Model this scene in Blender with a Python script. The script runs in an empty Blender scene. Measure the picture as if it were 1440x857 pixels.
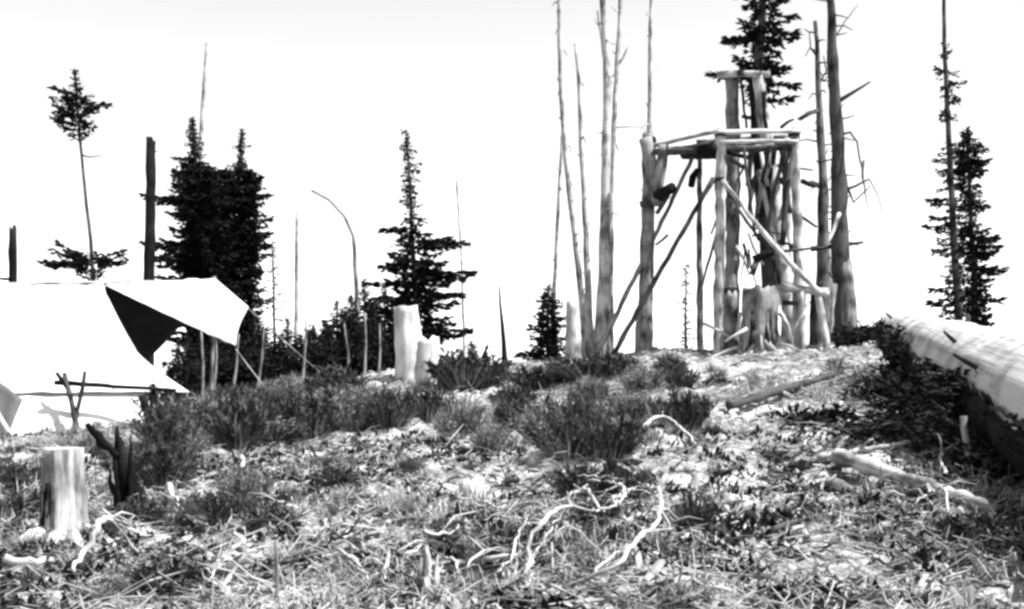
import bpy, math, random
import numpy as np
from mathutils import Vector, Matrix

# ------------------------------------------------------------------ camera, sky, sun, exposure
scene = bpy.context.scene
col = scene.collection
FPX = 1738.0                      # focal length in pixels of a 1440 wide frame
CAM_Z = 1.6
PITCH = math.atan((600 - 428.5) / FPX)
cam_d = bpy.data.cameras.new('camera'); cam = bpy.data.objects.new('camera', cam_d); col.objects.link(cam)
cam_d.sensor_width = 36.0; cam_d.lens = 36.0 * FPX / 1440.0
cam_d.clip_start = 0.1; cam_d.clip_end = 20000
cam.location = (0, 0, CAM_Z); cam.rotation_euler = (math.pi / 2 + PITCH, 0, 0)
scene.camera = cam

SUN_EL = math.radians(58); SUN_AZ = math.radians(71)     # azimuth from "towards the camera" round to the right
sdir = Vector((math.sin(SUN_AZ) * math.cos(SUN_EL), -math.cos(SUN_AZ) * math.cos(SUN_EL), math.sin(SUN_EL)))
world = bpy.data.worlds.new('World'); scene.world = world; world.use_nodes = True
wn = world.node_tree.nodes; wl = world.node_tree.links
sky = wn.new('ShaderNodeTexSky'); sky.sky_type = 'NISHITA'; sky.sun_disc = False
sky.sun_elevation = SUN_EL; sky.sun_rotation = math.atan2(sdir.x, sdir.y)
sky.dust_density = 0.5; sky.air_density = 1.0
bw = wn.new('ShaderNodeRGBToBW')                          # black and white photograph
wl.new(sky.outputs['Color'], bw.inputs['Color'])
wl.new(bw.outputs['Val'], wn['Background'].inputs['Color'])
wn['Background'].inputs['Strength'].default_value = 0.132
sl = bpy.data.lights.new('sun', 'SUN'); sl.energy = 4.7; sl.angle = math.radians(0.5); sl.color = (1, 1, 1)
so = bpy.data.objects.new('sun', sl); col.objects.link(so)
so.rotation_euler = (-sdir).to_track_quat('-Z', 'Y').to_euler(); so.location = (20, -10, 30)
scene.view_settings.view_transform = 'Standard'; scene.view_settings.look = 'None'
scene.view_settings.gamma = 1.0; scene.view_settings.exposure = 1.5
scene.render.engine = 'CYCLES'
scene.cycles.pixel_filter_type = 'BLACKMAN_HARRIS'; scene.cycles.filter_width = 2.9   # soft old lens

rng = random.Random(7)
nr = np.random.default_rng(11)

# ------------------------------------------------------------------ pixel helper and terrain
cP, sP = math.cos(PITCH), math.sin(PITCH)
def ray(px, py):
    u = (px - 720) / FPX; w = (428.5 - py) / FPX
    return Vector((u, cP - w * sP, sP + w * cP))
def P(px, py, Y):
    d = ray(px, py); return Vector((0, 0, CAM_Z)) + d * (Y / d.y)
def ppm(Y): return FPX / Y                                 # pixels per metre

def hashn(ix, iy, s):
    n = (ix.astype(np.int64) * 374761393 + iy.astype(np.int64) * 668265263 + s * 974634777) & 0x7fffffff
    n = ((n ^ (n >> 13)) * 1274126177) & 0x7fffffff
    return ((n ^ (n >> 16)) & 0xffff) / 65535.0
def vnoise(x, y, s=0):
    ix = np.floor(x); iy = np.floor(y); fx = x - ix; fy = y - iy
    fx = fx * fx * (3 - 2 * fx); fy = fy * fy * (3 - 2 * fy)
    a = hashn(ix, iy, s); b = hashn(ix + 1, iy, s); c = hashn(ix, iy + 1, s); d = hashn(ix + 1, iy + 1, s)
    return (a + (b - a) * fx) * (1 - fy) + (c + (d - c) * fx) * fy - 0.5
CX = [-4000, -60, -30, -16, -11.2, -8.1, -5.7, -4.2, -2.5, 0, 2.0, 4.35, 7.5, 11.2, 16, 30, 60, 4000]
CZ = [-30, -4, -0.6, 1.2, 1.6, 2.0, 2.25, 2.65, 2.8, 3.0, 3.2, 3.42, 3.5, 3.5, 3.4, 2.4, -2, -30]
def terrain(x, y, fine=True):
    x = np.asarray(x, float); y = np.asarray(y, float)
    zc = np.interp(x, CX, CZ)
    t = y / 27.0
    tt = np.clip(t, -3, 1.0); p = tt * (1.12 - 0.12 * tt)
    z = zc * p
    k = np.logaddexp(0, (y - 27.0) / 1.3) * 1.3
    z = z - 75 * (1 - np.exp(-k * 0.0027))
    z = np.where(y < -81, z - 0.0, z)
    near = np.exp(-((x / 40.0) ** 2 + ((y - 15) / 40.0) ** 2))
    z = z + near * (0.34 * vnoise(x * 0.45, y * 0.45, 1) + 0.16 * vnoise(x * 1.3, y * 1.3, 2))
    if fine:
        z = z + near * (0.13 * vnoise(x * 3.7, y * 3.7, 3) + 0.075 * vnoise(x * 8.5, y * 8.5, 4) + 0.03 * vnoise(x * 19, y * 19, 5))
    return z
def gz(x, y): return float(terrain(np.array([x]), np.array([y]), True)[0])
def ground_hit(px, py):
    d = ray(px, py); last = None
    Y = np.arange(4.0, 34, 0.05); k = Y / d.y
    zz = CAM_Z + d.z * k; tz = terrain(d.x * k, Y, False)
    below = np.nonzero(zz <= tz)[0]
    i = below[0] if len(below) else int(np.argmin(zz - tz))
    return Vector((d.x * k[i], Y[i], gz(d.x * k[i], Y[i])))

# ------------------------------------------------------------------ materials (all neutral: the photograph is black and white)
def mat_wood(name, lo, hi, scale=6.0, bump=0.6, rough=0.85, streak=0.12):
    m = bpy.data.materials.new(name); m.use_nodes = True
    n = m.node_tree.nodes; l = m.node_tree.links; b = n['Principled BSDF']
    at = n.new('ShaderNodeAttribute'); at.attribute_name = 'gr'
    mp = n.new('ShaderNodeMapping'); mp.inputs['Scale'].default_value = (scale * 4, scale * 4, scale * 4 * streak)
    l.new(at.outputs['Vector'], mp.inputs['Vector'])
    t = n.new('ShaderNodeTexNoise'); t.inputs['Scale'].default_value = 1.0; t.inputs['Detail'].default_value = 6; t.inputs['Roughness'].default_value = 0.65
    l.new(mp.outputs['Vector'], t.inputs['Vector'])
    t2 = n.new('ShaderNodeTexNoise'); t2.inputs['Scale'].default_value = 2.3; t2.inputs['Detail'].default_value = 3
    l.new(at.outputs['Vector'], t2.inputs['Vector'])
    mx = n.new('ShaderNodeMath'); mx.operation = 'MULTIPLY_ADD'; mx.inputs[1].default_value = 0.62
    l.new(t2.outputs['Fac'], mx.inputs[0])
    hh = n.new('ShaderNodeMath'); hh.operation = 'MULTIPLY'; hh.inputs[1].default_value = 0.45
    l.new(t.outputs['Fac'], hh.inputs[0]); l.new(hh.outputs[0], mx.inputs[2])
    r = n.new('ShaderNodeValToRGB'); r.color_ramp.elements[0].position = 0.44; r.color_ramp.elements[1].position = 0.60
    r.color_ramp.elements[0].color = (lo, lo, lo, 1); r.color_ramp.elements[1].color = (hi, hi, hi, 1)
    l.new(mx.outputs[0], r.inputs['Fac']); l.new(r.outputs['Color'], b.inputs['Base Color'])
    bp = n.new('ShaderNodeBump'); bp.inputs['Strength'].default_value = bump; bp.inputs['Distance'].default_value = 0.02
    l.new(t.outputs['Fac'], bp.inputs['Height']); l.new(bp.outputs['Normal'], b.inputs['Normal'])
    b.inputs['Roughness'].default_value = rough; b.inputs['Specular IOR Level'].default_value = 0.04
    return m
def mat_flat(name, lo, hi, scale=8.0, rough=0.9, bump=0.0, detail=4, spread=0.15):
    m = bpy.data.materials.new(name); m.use_nodes = True
    n = m.node_tree.nodes; l = m.node_tree.links; b = n['Principled BSDF']
    tc = n.new('ShaderNodeTexCoord')
    t = n.new('ShaderNodeTexNoise'); t.inputs['Scale'].default_value = scale; t.inputs['Detail'].default_value = detail
    l.new(tc.outputs['Object'], t.inputs['Vector'])
    r = n.new('ShaderNodeValToRGB'); r.color_ramp.elements[0].position = 0.5 - spread; r.color_ramp.elements[1].position = 0.5 + spread
    r.color_ramp.elements[0].color = (lo, lo, lo, 1); r.color_ramp.elements[1].color = (hi, hi, hi, 1)
    l.new(t.outputs['Fac'], r.inputs['Fac']); l.new(r.outputs['Color'], b.inputs['Base Color'])
    if bump:
        bp = n.new('ShaderNodeBump'); bp.inputs['Strength'].default_value = bump; bp.inputs['Distance'].default_value = 0.03
        l.new(t.outputs['Fac'], bp.inputs['Height']); l.new(bp.outputs['Normal'], b.inputs['Normal'])
    b.inputs['Roughness'].default_value = rough; b.inputs['Specular IOR Level'].default_value = 0.03
    return m
M = {
    'needle': mat_flat('dark_needles', 0.006, 0.017, 3.0),
    'needle2': mat_flat('grey_needles', 0.012, 0.035, 3.0),
    'shrub': mat_flat('shrub_leaves', 0.012, 0.075, 5.0),
    'shrub2': mat_flat('pale_shrub_leaves', 0.05, 0.24, 5.0),
    'grass': mat_flat('dry_grass', 0.04, 0.36, 4.0),
    'bark': mat_wood('dark_bark', 0.012, 0.07, 5),
    'char_shade': mat_wood('charred_and_shade_wood', 0.004, 0.014, 5),  # charred wood; also the shade painted on the big log
    'grey': mat_wood('grey_deadwood', 0.035, 0.22, 6),
    'mid': mat_wood('weathered_deadwood', 0.09, 0.40, 6),
    'pale': mat_wood('bleached_wood', 0.10, 0.44, 7),
    'white': mat_wood('barkless_white_wood', 0.3, 0.55, 3, bump=0.7),
    'logwood': mat_wood('grey_white_log_wood', 0.22, 0.42, 3.5, bump=1.0, streak=.03),
    'darkgrey': mat_wood('dark_grey_deadwood', 0.02, 0.15, 6),
    'canvas': mat_flat('white_canvas', 0.58, 0.68, 1.5, bump=0.2),
    'shadecanvas': mat_flat('shade_painted_canvas', 0.012, 0.02, 2.0),  # awning canvas with its underside shade painted in
    'greycanvas': mat_flat('grey_canvas', 0.08, 0.12, 2.0),
    'chip': mat_flat('pale_chips', 0.03, 0.36, 5.0, detail=2, spread=0.2),
    'twig': mat_flat('litter_twigs', 0.05, 0.45, 4.0, detail=2, spread=0.2),
    'shag': mat_flat('shaggy_blades', 0.06, 0.42, 4.0),
    'cover': mat_flat('low_ground_leaves', 0.006, 0.04, 3.0),
}
def mat_ground():
    m = bpy.data.materials.new('forest_floor'); m.use_nodes = True
    n = m.node_tree.nodes; l = m.node_tree.links; b = n['Principled BSDF']
    tc = n.new('ShaderNodeTexCoord')
    def nz(s, d): 
        t = n.new('ShaderNodeTexNoise'); t.inputs['Scale'].default_value = s; t.inputs['Detail'].default_value = d; t.inputs['Roughness'].default_value = 0.6
        l.new(tc.outputs['Object'], t.inputs['Vector']); return t
    a = nz(0.9, 4); c = nz(9.0, 5); e = nz(38.0, 3)
    s1 = n.new('ShaderNodeMath'); s1.operation = 'MULTIPLY_ADD'; s1.inputs[1].default_value = 0.35; l.new(a.outputs['Fac'], s1.inputs[0])
    s2 = n.new('ShaderNodeMath'); s2.operation = 'MULTIPLY_ADD'; s2.inputs[1].default_value = 0.4; l.new(c.outputs['Fac'], s2.inputs[0])
    s3 = n.new('ShaderNodeMath'); s3.operation = 'MULTIPLY'; s3.inputs[1].default_value = 0.25; l.new(e.outputs['Fac'], s3.inputs[0])
    l.new(s3.outputs[0], s2.inputs[2]); l.new(s2.outputs[0], s1.inputs[2])
    r = n.new('ShaderNodeValToRGB')
    r.color_ramp.elements[0].position = 0.40; r.color_ramp.elements[0].color = (0.016, 0.016, 0.016, 1)
    r.color_ramp.elements[1].position = 0.57; r.color_ramp.elements[1].color = (0.36, 0.36, 0.36, 1)
    q = r.color_ramp.elements.new(0.48); q.color = (0.14, 0.14, 0.14, 1)
    l.new(s1.outputs[0], r.inputs['Fac']); l.new(r.outputs['Color'], b.inputs['Base Color'])
    bp = n.new('ShaderNodeBump'); bp.inputs['Strength'].default_value = 0.7; bp.inputs['Distance'].default_value = 0.04
    l.new(s2.outputs[0], bp.inputs['Height']); l.new(bp.outputs['Normal'], b.inputs['Normal'])
    b.inputs['Roughness'].default_value = 0.95; b.inputs['Specular IOR Level'].default_value = 0.1
    return m
M['ground'] = mat_ground()

# ------------------------------------------------------------------ mesh helpers
class MB:
    def __init__(s): s.v = []; s.f = []; s.g = []
    def tube(s, pts, rad, seg=8, jit=0.0, rnd=rng, cap=True, flute=0, jag=0.0):
        pts = [Vector(p) for p in pts]; n = len(pts); base = len(s.v)
        t0 = (pts[1] - pts[0]).normalized()
        up = Vector((0, 0, 1)) if abs(t0.z) < 0.9 else Vector((1, 0, 0))
        a = t0.cross(up).normalized(); L = 0.0
        ph = rnd.uniform(0, 6.28); off = rnd.uniform(0, 50)
        for i in range(n):
            t = (pts[min(i + 1, n - 1)] - pts[max(i - 1, 0)]).normalized()
            a = (a - t * a.dot(t)).normalized(); b = t.cross(a)
            if i: L += (pts[i] - pts[i - 1]).length
            for k in range(seg):
                an = 2 * math.pi * k / seg; r = rad[i] * (1 + rnd.uniform(-jit, jit))
                if flute: r *= 1 + 0.045 * math.sin(an * 2 + ph + L * 0.9) + 0.04 * math.sin(an * flute - ph * 2 + L * .7) + 0.03 * math.sin(an * (flute * 2 + 1) + ph * 3 + L * 2.1) + .025 * math.sin(an * (flute * 3 + 2) - ph + L * 5)
                p = pts[i] + (a * math.cos(an) + b * math.sin(an)) * r
                if jag and i == n - 1: p = p + t * rnd.uniform(-jag, jag)
                s.v.append(p); s.g.append((math.cos(an) * rad[i] + off, math.sin(an) * rad[i], L))
        for i in range(n - 1):
            for k in range(seg):
                k2 = (k + 1) % seg
                s.f.append((base + i * seg + k, base + i * seg + k2, base + (i + 1) * seg + k2, base + (i + 1) * seg + k))
        if cap:
            for i, rev in ((0, True), (n - 1, False)):
                c = len(s.v); s.v.append(pts[i] - (Vector((0, 0, jag)) if (jag and not rev) else Vector((0, 0, 0)))); s.g.append((off, 0, L if not rev else 0))
                for k in range(seg):
                    a0 = base + i * seg + k; a1 = base + i * seg + (k + 1) % seg
                    s.f.append((a1, a0, c) if rev else (a0, a1, c))
        return s
    def leaf(s, p, d, l, w, rnd):
        d = d.normalized(); q = Vector((rnd.gauss(0, 1), rnd.gauss(0, 1), rnd.gauss(0, 1)))
        sd = d.cross(q)
        if sd.length < 1e-4: return
        sd.normalize(); b = len(s.v); m = p + d * (l * 0.45)
        s.v += [p, m + sd * w * 0.5, p + d * l, m - sd * w * 0.5]
        s.g += [tuple(p)] * 4; s.f.append((b, b + 1, b + 2, b + 3))
    def grid(s, fn, nu, nv):
        b = len(s.v)
        for i in range(nu + 1):
            for j in range(nv + 1):
                p = fn(i / nu, j / nv); s.v.append(Vector(p)); s.g.append(tuple(p))
        for i in range(nu):
            for j in range(nv):
                a = b + i * (nv + 1) + j; s.f.append((a, a + nv + 1, a + nv + 2, a + 1))
        return s
def link(name, mb, mat, parent=None, origin=(0, 0, 0), smooth=True):
    o0 = Vector(origin)
    me = bpy.data.meshes.new(name)
    me.from_pydata([tuple(v - o0) for v in mb.v], [], mb.f)
    at = me.attributes.new('gr', 'FLOAT_VECTOR', 'POINT')
    at.data.foreach_set('vector', np.array(mb.g, dtype=np.float32).ravel())
    if smooth: me.polygons.foreach_set('use_smooth', [True] * len(me.polygons))
    me.materials.append(M[mat]); me.update()
    o = bpy.data.objects.new(name, me); col.objects.link(o)
    if parent: o.parent = parent
    else: o.location = o0
    return o
def tag(o, label, cat, group=None):
    o['label'] = label; o['category'] = cat
    if group: o['group'] = group
    return o
def thing(name, label, cat, loc, group=None):
    o = bpy.data.objects.new(name, None); col.objects.link(o); o.location = loc; o.empty_display_size = 0.2
    return tag(o, label, cat, group)
def resample(pts, rad, step, wob, rnd):
    out = []; orad = []
    for i in range(len(pts) - 1):
        a, b = Vector(pts[i]), Vector(pts[i + 1]); n = max(1, int((b - a).length / step))
        for k in range(n):
            t = k / n; out.append(a.lerp(b, t) + Vector((rnd.uniform(-wob, wob), rnd.uniform(-wob, wob), rnd.uniform(-wob, wob) * 0.5)))
            orad.append(rad[i] + (rad[i + 1] - rad[i]) * t)
    out.append(Vector(pts[-1])); orad.append(rad[-1]); return out, orad

# ------------------------------------------------------------------ ground
def axis(fine0, fine1, step, mid, lim):
    a = list(np.arange(fine0, fine1 + 1e-6, step)); s = step
    lo, hi = [], []
    p = fine0
    while p > -lim: s = min(s * 1.22, 400); p -= s; lo.append(p)
    s = step; p = fine1
    while p < lim: s = min(s * 1.22, 400); p += s; hi.append(p)
    return np.array(lo[::-1] + a + hi)
xs = axis(-9.5, 9.5, 0.05, 0, 5000)
ys = np.concatenate([axis(4.5, 4.5, 0.05, 0, 5000)[:0], axis(4.5, 16.0, 0.05, 0, 5000)])
ys1 = ys[ys <= 16.0]; ys2 = [16.0]; s_ = 0.05
while ys2[-1] < 30: s_ = min(s_ * 1.02, 0.12); ys2.append(ys2[-1] + s_)
while ys2[-1] < 6000: s_ = min(s_ * 1.22, 400); ys2.append(ys2[-1] + s_)
ys = np.concatenate([ys1, np.array(ys2[1:])])
XX, YY = np.meshgrid(xs, ys, indexing='ij'); ZZ = terrain(XX, YY)
nx, ny = len(xs), len(ys)
vv = np.stack([XX, YY, ZZ], -1).reshape(-1, 3)
ii, jj = np.meshgrid(np.arange(nx - 1), np.arange(ny - 1), indexing='ij')
q0 = (ii * ny + jj).ravel(); ff = np.stack([q0, q0 + ny, q0 + ny + 1, q0 + 1], -1)
def np_mesh(name, verts, faces, mat, smooth=True):
    me = bpy.data.meshes.new(name); nv = len(verts); nf, k = faces.shape
    me.vertices.add(nv); me.vertices.foreach_set('co', verts.astype(np.float32).ravel())
    me.loops.add(nf * k); me.loops.foreach_set('vertex_index', faces.astype(np.int32).ravel())
    me.polygons.add(nf); me.polygons.foreach_set('loop_start', np.arange(0, nf * k, k, dtype=np.int32))
    me.polygons.foreach_set('use_smooth', np.full(nf, smooth))
    me.materials.append(M[mat]); me.update(calc_edges=True); me.validate()
    o = bpy.data.objects.new(name, me); col.objects.link(o); return o
g = np_mesh('ground', vv, ff, 'ground'); g['kind'] = 'structure'

# ------------------------------------------------------------------ trees
def interp_profile(rows, py):
    if py <= rows[0][0]: return rows[0][1:3]
    for a, b in zip(rows, rows[1:]):
        if a[0] <= py <= b[0]:
            t = (py - a[0]) / max(1e-6, b[0] - a[0]); return a[1] + (b[1] - a[1]) * t, a[2] + (b[2] - a[2]) * t
    return rows[-1][1:3]
def trunk_x(tr, py):
    for a, b in zip(tr, tr[1:]):
        lo, hi = sorted((a, b), key=lambda q: q[1])
        if lo[1] <= py <= hi[1]:
            t = (py - lo[1]) / max(1e-6, hi[1] - lo[1]); return lo[0] + (hi[0] - lo[0]) * t
    return tr[-1][0]
def trunk_world(tr, Y, Wtop, Wbot):
    """pixel polyline (top first) at depth Y -> world points from below ground to the top"""
    pts = [P(x, y, Y) for x, y in tr][::-1]
    g0 = gz(pts[0].x, Y)
    base = Vector((pts[0].x, Y, g0 - 0.25))
    pts = [p for p in pts if p.z > g0 + 0.15]
    pts = [base] + pts
    L = pts[-1].z - pts[0].z
    k = 0.5 / ppm(Y)
    rad = [(Wbot + (Wtop - Wbot) * (p.z - pts[0].z) / L) * k for p in pts]
    rad[0] *= 1.25
    return pts, rad
def add_bough(mb, wood, start, az, length, rnd, droop, leafl, leafw, dens, rise):
    n = max(3, int(length / 0.08)); dx, dy = math.cos(az), math.sin(az); pts = []
    for i in range(n + 1):
        t = i / n
        z = rise * length * t - droop * length * (t ** 1.3) + droop * 0.6 * length * t ** 3
        pts.append(start + Vector((dx * length * t, dy * length * t, z)) + Vector((rnd.uniform(-.015, .015), rnd.uniform(-.015, .015), rnd.uniform(-.01, .01))))
    r0 = 0.008 + 0.011 * length
    wood.tube(pts[::max(1, n // 4)] if n > 4 else pts, [r0 * (1 - 0.75 * i / max(1, len(pts[::max(1, n // 4)] if n > 4 else pts) - 1)) for i in range(len(pts[::max(1, n // 4)] if n > 4 else pts))], 4, cap=False, rnd=rnd)
    for i in range(n + 1):
        t = i / n
        if t < 0.12 and length > 0.35: continue
        ax = (pts[min(i + 1, n)] - pts[max(0, i - 1)]).normalized()
        side = Vector((-dy, dx, 0))
        spread = 0.35 + 0.65 * math.sin(math.pi * min(1, t * 0.85 + 0.12))
        for k in range(dens):
            sg = 1 if rnd.random() < 0.5 else -1
            d = ax * rnd.uniform(0.4, 1.2) + side * sg * rnd.uniform(0.1, 1.0) * spread + Vector((0, 0, rnd.uniform(-0.55, 0.25)))
            st = pts[i] + ax * rnd.uniform(-0.05, 0.05)
            if k % 2: st = st + side * sg * rnd.uniform(0, 0.35) * spread * min(length, 0.5) * (1 - t * 0.6) + Vector((0, 0, -rnd.uniform(0, 0.08)))
            mb.leaf(st, d, leafl * rnd.uniform(0.6, 1.3), leafw * rnd.uniform(0.7, 1.3), rnd)
def conifer(name, label, tr, Y, Wtop, Wbot, segs, seed, group=None, per_m=16, dens=4, droop=0.35, rise=0.12, mat='needle', leafl=0.19, leafw=0.075, cat='tree', tmat='bark', miss=0.1, limbs=(), inner=1.5, lenlo=.55, extra=()):
    rnd = random.Random(seed)
    pts, rad = trunk_world(tr, Y, Wtop, Wbot)
    pts, rad = resample(pts, rad, 0.4, 0.012, rnd)
    root = thing(name, label, cat, Vector((pts[0].x, pts[0].y, gz(pts[0].x, pts[0].y))), group)
    o = root.location.copy()
    link('trunk', MB().tube(pts, rad, 9, 0.06, rnd), tmat, root, o)
    lf = MB(); wd = MB(); s = 1 / ppm(Y)
    for rows in segs:
        y0, y1 = rows[0][0], rows[-1][0]; H = (y1 - y0) * s; n = max(4, int(H * per_m))
        az = rnd.uniform(0, 6.28)
        for i in range(n):
            py = y0 + (y1 - y0) * ((i + rnd.random()) / n)
            az += 2.4 + rnd.uniform(-0.3, 0.3)
            if rnd.random() < miss: continue
            l, r = interp_profile(rows, py)
            c = math.cos(az); side = r if c > 0 else l; av = 0.5 * (l + r)
            L = (abs(c) * side + (1 - abs(c)) * av) * s * (rnd.uniform(lenlo, 0.95) if rnd.random() < .78 else rnd.uniform(.98, 1.15))
            L = max(L, 0.05)
            st = P(trunk_x(tr, py), py, Y)
            add_bough(lf, wd, st, az, L, rnd, droop * rnd.uniform(0.5, 1.3), leafl * min(1, 0.3 + L), leafw * min(1, .4 + L), dens, rise)
            for q in range(int(inner * dens * min(1, L))):       # inner sprays close up the crown
                a2 = rnd.uniform(0, 6.28); rr_ = L * .5 * math.sqrt(rnd.random())
                lf.leaf(st + Vector((math.cos(a2) * rr_, math.sin(a2) * rr_, rnd.uniform(-.15, .12))), Vector((math.cos(a2), math.sin(a2), rnd.uniform(-.7, .4))), leafl * rnd.uniform(.7, 1.2) * min(1, .3 + L), leafw * 1.1 * min(1, .35 + L), rnd)
    for (py, az_, Lp) in extra:
        add_bough(lf, wd, P(trunk_x(tr, py), py, Y), az_, Lp * s, rnd, .12, leafl, leafw, dens + 2, 0.02)
    link('crown', lf, mat, root, o, smooth=False)
    if wd.v: link('boughs', wd, tmat, root, o)['kind'] = 'stuff'
    for q in limbs:
        dead_limb(root, o, q, Y, tmat, rnd)
    return root
def dead_limb(root, o, q, Y, mat, rnd):
    pl, w0, w1 = q[0], q[1], q[2]; dY = q[3] if len(q) > 3 else 0.0; n = len(pl)
    pts = [P(x, y, Y + dY * i / max(1, n - 1)) for i, (x, y) in enumerate(pl)]
    rad = [max(0.004, (w0 + (w1 - w0) * i / max(1, n - 1)) * 0.5 / ppm(Y)) for i in range(n)]
    pts, rad = resample(pts, rad, 0.15, 0.012, rnd)
    link('dead_branch', MB().tube(pts, rad, 6, 0.12, rnd), mat, root, o)
def snag(name, label, tr, Y, Wtop, Wbot, seed, mat='grey', limbs=(), stubs=0, group=None, cat='dead tree', jag=0.0, seg=10, stublen=(6, 22), stubmat=None):
    rnd = random.Random(seed)
    pts, rad = trunk_world(tr, Y, Wtop, Wbot)
    pts, rad = resample(pts, rad, 0.3, 0.008, rnd)
    o = Vector((pts[0].x, pts[0].y, gz(pts[0].x, pts[0].y)))
    root = thing(name, label, cat, o, group)
    link('trunk', MB().tube(pts, [q * rnd.uniform(.93, 1.07) for q in rad], seg, 0.09, rnd, flute=3, jag=jag), mat, root, o)
    for q in limbs: dead_limb(root, o, q, Y, stubmat or mat, rnd)
    y0, y1 = tr[0][1], tr[-1][1]
    for k in range(stubs):
        py = max(-20, y0) + (min(430, y1) - max(-20, y0)) * (k + rnd.random()) / stubs
        x = trunk_x(tr, py); L = rnd.uniform(*stublen); sg = rnd.choice((-1, 1))
        dead_limb(root, o, ([(x, py), (x + sg * L * .6, py - rnd.uniform(-6, 6)), (x + sg * L, py + rnd.uniform(-8, 8))], 3.0, 1.2, rnd.uniform(-.5, .5)), Y, stubmat or mat, rnd)
    return root

# --- left
snag('snag', 'short dark broken post-like snag rising behind the tent ridge, left of the tuft-topped tree', [(18, 320), (20, 600)], 30, 11, 15, 1, 'char_shade', jag=0.08,
     limbs=[([(18, 392), (6, 393), (-6, 391)], 5, 3)])
conifer('conifer', 'spindly conifer with bare stem and a tuft of needles at its top', [(105, 98), (112, 190), (122, 290), (132, 390), (136, 600)], 32, 2.5, 9,
        [[(98, 1, 1), (112, 4, 4), (124, 8, 8), (130, 26, 10), (142, 40, 30), (152, 52, 40), (162, 52, 38), (172, 40, 24), (182, 34, 16), (194, 26, 12), (200, 8, 6)],
         [(362, 60, 36), (366, 70, 40), (374, 62, 38), (380, 40, 20), (394, 26, 12), (396, 12, 8)]], 21, per_m=34, dens=5, droop=0.2, rise=0.35, miss=0.15, inner=3,
        extra=[(366, 3.2, 68), (368, 2.9, 60), (366, .1, 42), (369, -.2, 40), (372, 3.4, 52)], limbs=[([(113, 218), (126, 221), (142, 219)], 3, 1.5)])
snag('snag', 'tall dark broken-topped snag standing between the tuft-topped tree and the big dark conifer', [(212, 197), (211, 300), (209, 400), (208, 600)], 29, 14, 18, 3, 'char_shade', jag=0.12, stubs=3)
snag('dead_tree', 'thin pale dead stem rising above the twin-topped dark conifer', [(292, 62), (287, 120), (283, 180), (283, 600)], 36, 5, 10, 4, 'mid')
conifer('conifer', 'big bushy dark conifer, the thicker of a touching pair behind the tent', [(270, 165), (276, 240), (285, 350), (290, 600)], 33, 2.5, 16,
        [[(165, 1, 1), (178, 5, 5), (190, 10, 8), (200, 12, 12), (212, 6, 14), (228, 18, 20), (236, 24, 44), (245, 24, 74), (275, 40, 78), (281, 74, 70), (290, 40, 70), (310, 36, 72), (330, 40, 70), (345, 76, 72), (356, 74, 72), (372, 54, 70), (390, 60, 70), (410, 60, 66), (470, 50, 50), (520, 45, 45)]],
        5, per_m=38, dens=7, droop=0.3, miss=0.05, inner=9, lenlo=.6, extra=[(276, 3.2, 62), (279, 2.9, 60), (340, 3.1, 68), (346, 3.4, 66), (352, 2.8, 60), (372, 3.2, 58), (300, 3.0, 38), (222, 3.3, 26), (240, 2.9, 28)], leafl=0.16, leafw=0.07)
conifer('conifer', 'dark conifer with a thin spire, the slimmer of a touching pair behind the tent', [(340, 182), (338, 240), (335, 350), (330, 600)], 33.8, 2, 14,
        [[(182, 1, 1), (198, 2, 2), (207, 13, 12), (212, 2, 2), (228, 6, 6), (238, 30, 12), (252, 58, 28), (272, 60, 38), (285, 60, 28), (305, 60, 36), (325, 60, 46), (345, 60, 46), (370, 60, 36), (400, 60, 36), (430, 50, 40), (520, 40, 40)]],
        6, per_m=38, dens=7, droop=0.3, miss=0.05, inner=9, lenlo=.6, extra=[(272, 0.1, 40), (300, .2, 32), (330, -.2, 46), (345, .1, 42), (250, .0, 22)], leafl=0.16, leafw=0.07)
conifer('conifer', 'slender sparse young conifer beside the awning tip', [(383, 338), (386, 450), (388, 600)], 31, 1.5, 7,
        [[(338, 1, 1), (355, 5, 4), (372, 7, 6), (400, 11, 10), (430, 20, 16), (460, 24, 24), (500, 26, 26), (550, 26, 26)]], 8, per_m=20, dens=3, mat='needle2', miss=0.2)
snag('dead_tree', 'thin straight pale dead pole between the slender young conifer and the bent snag', [(418, 298), (417, 430), (416, 600)], 33, 5, 8, 9, 'mid')
snag('dead_tree', 'dead stem whose thin top arches over to one side', [(438, 268), (462, 281), (484, 304), (497, 332), (502, 430), (508, 600)], 31, 3.5, 11, 10, 'grey')
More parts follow.
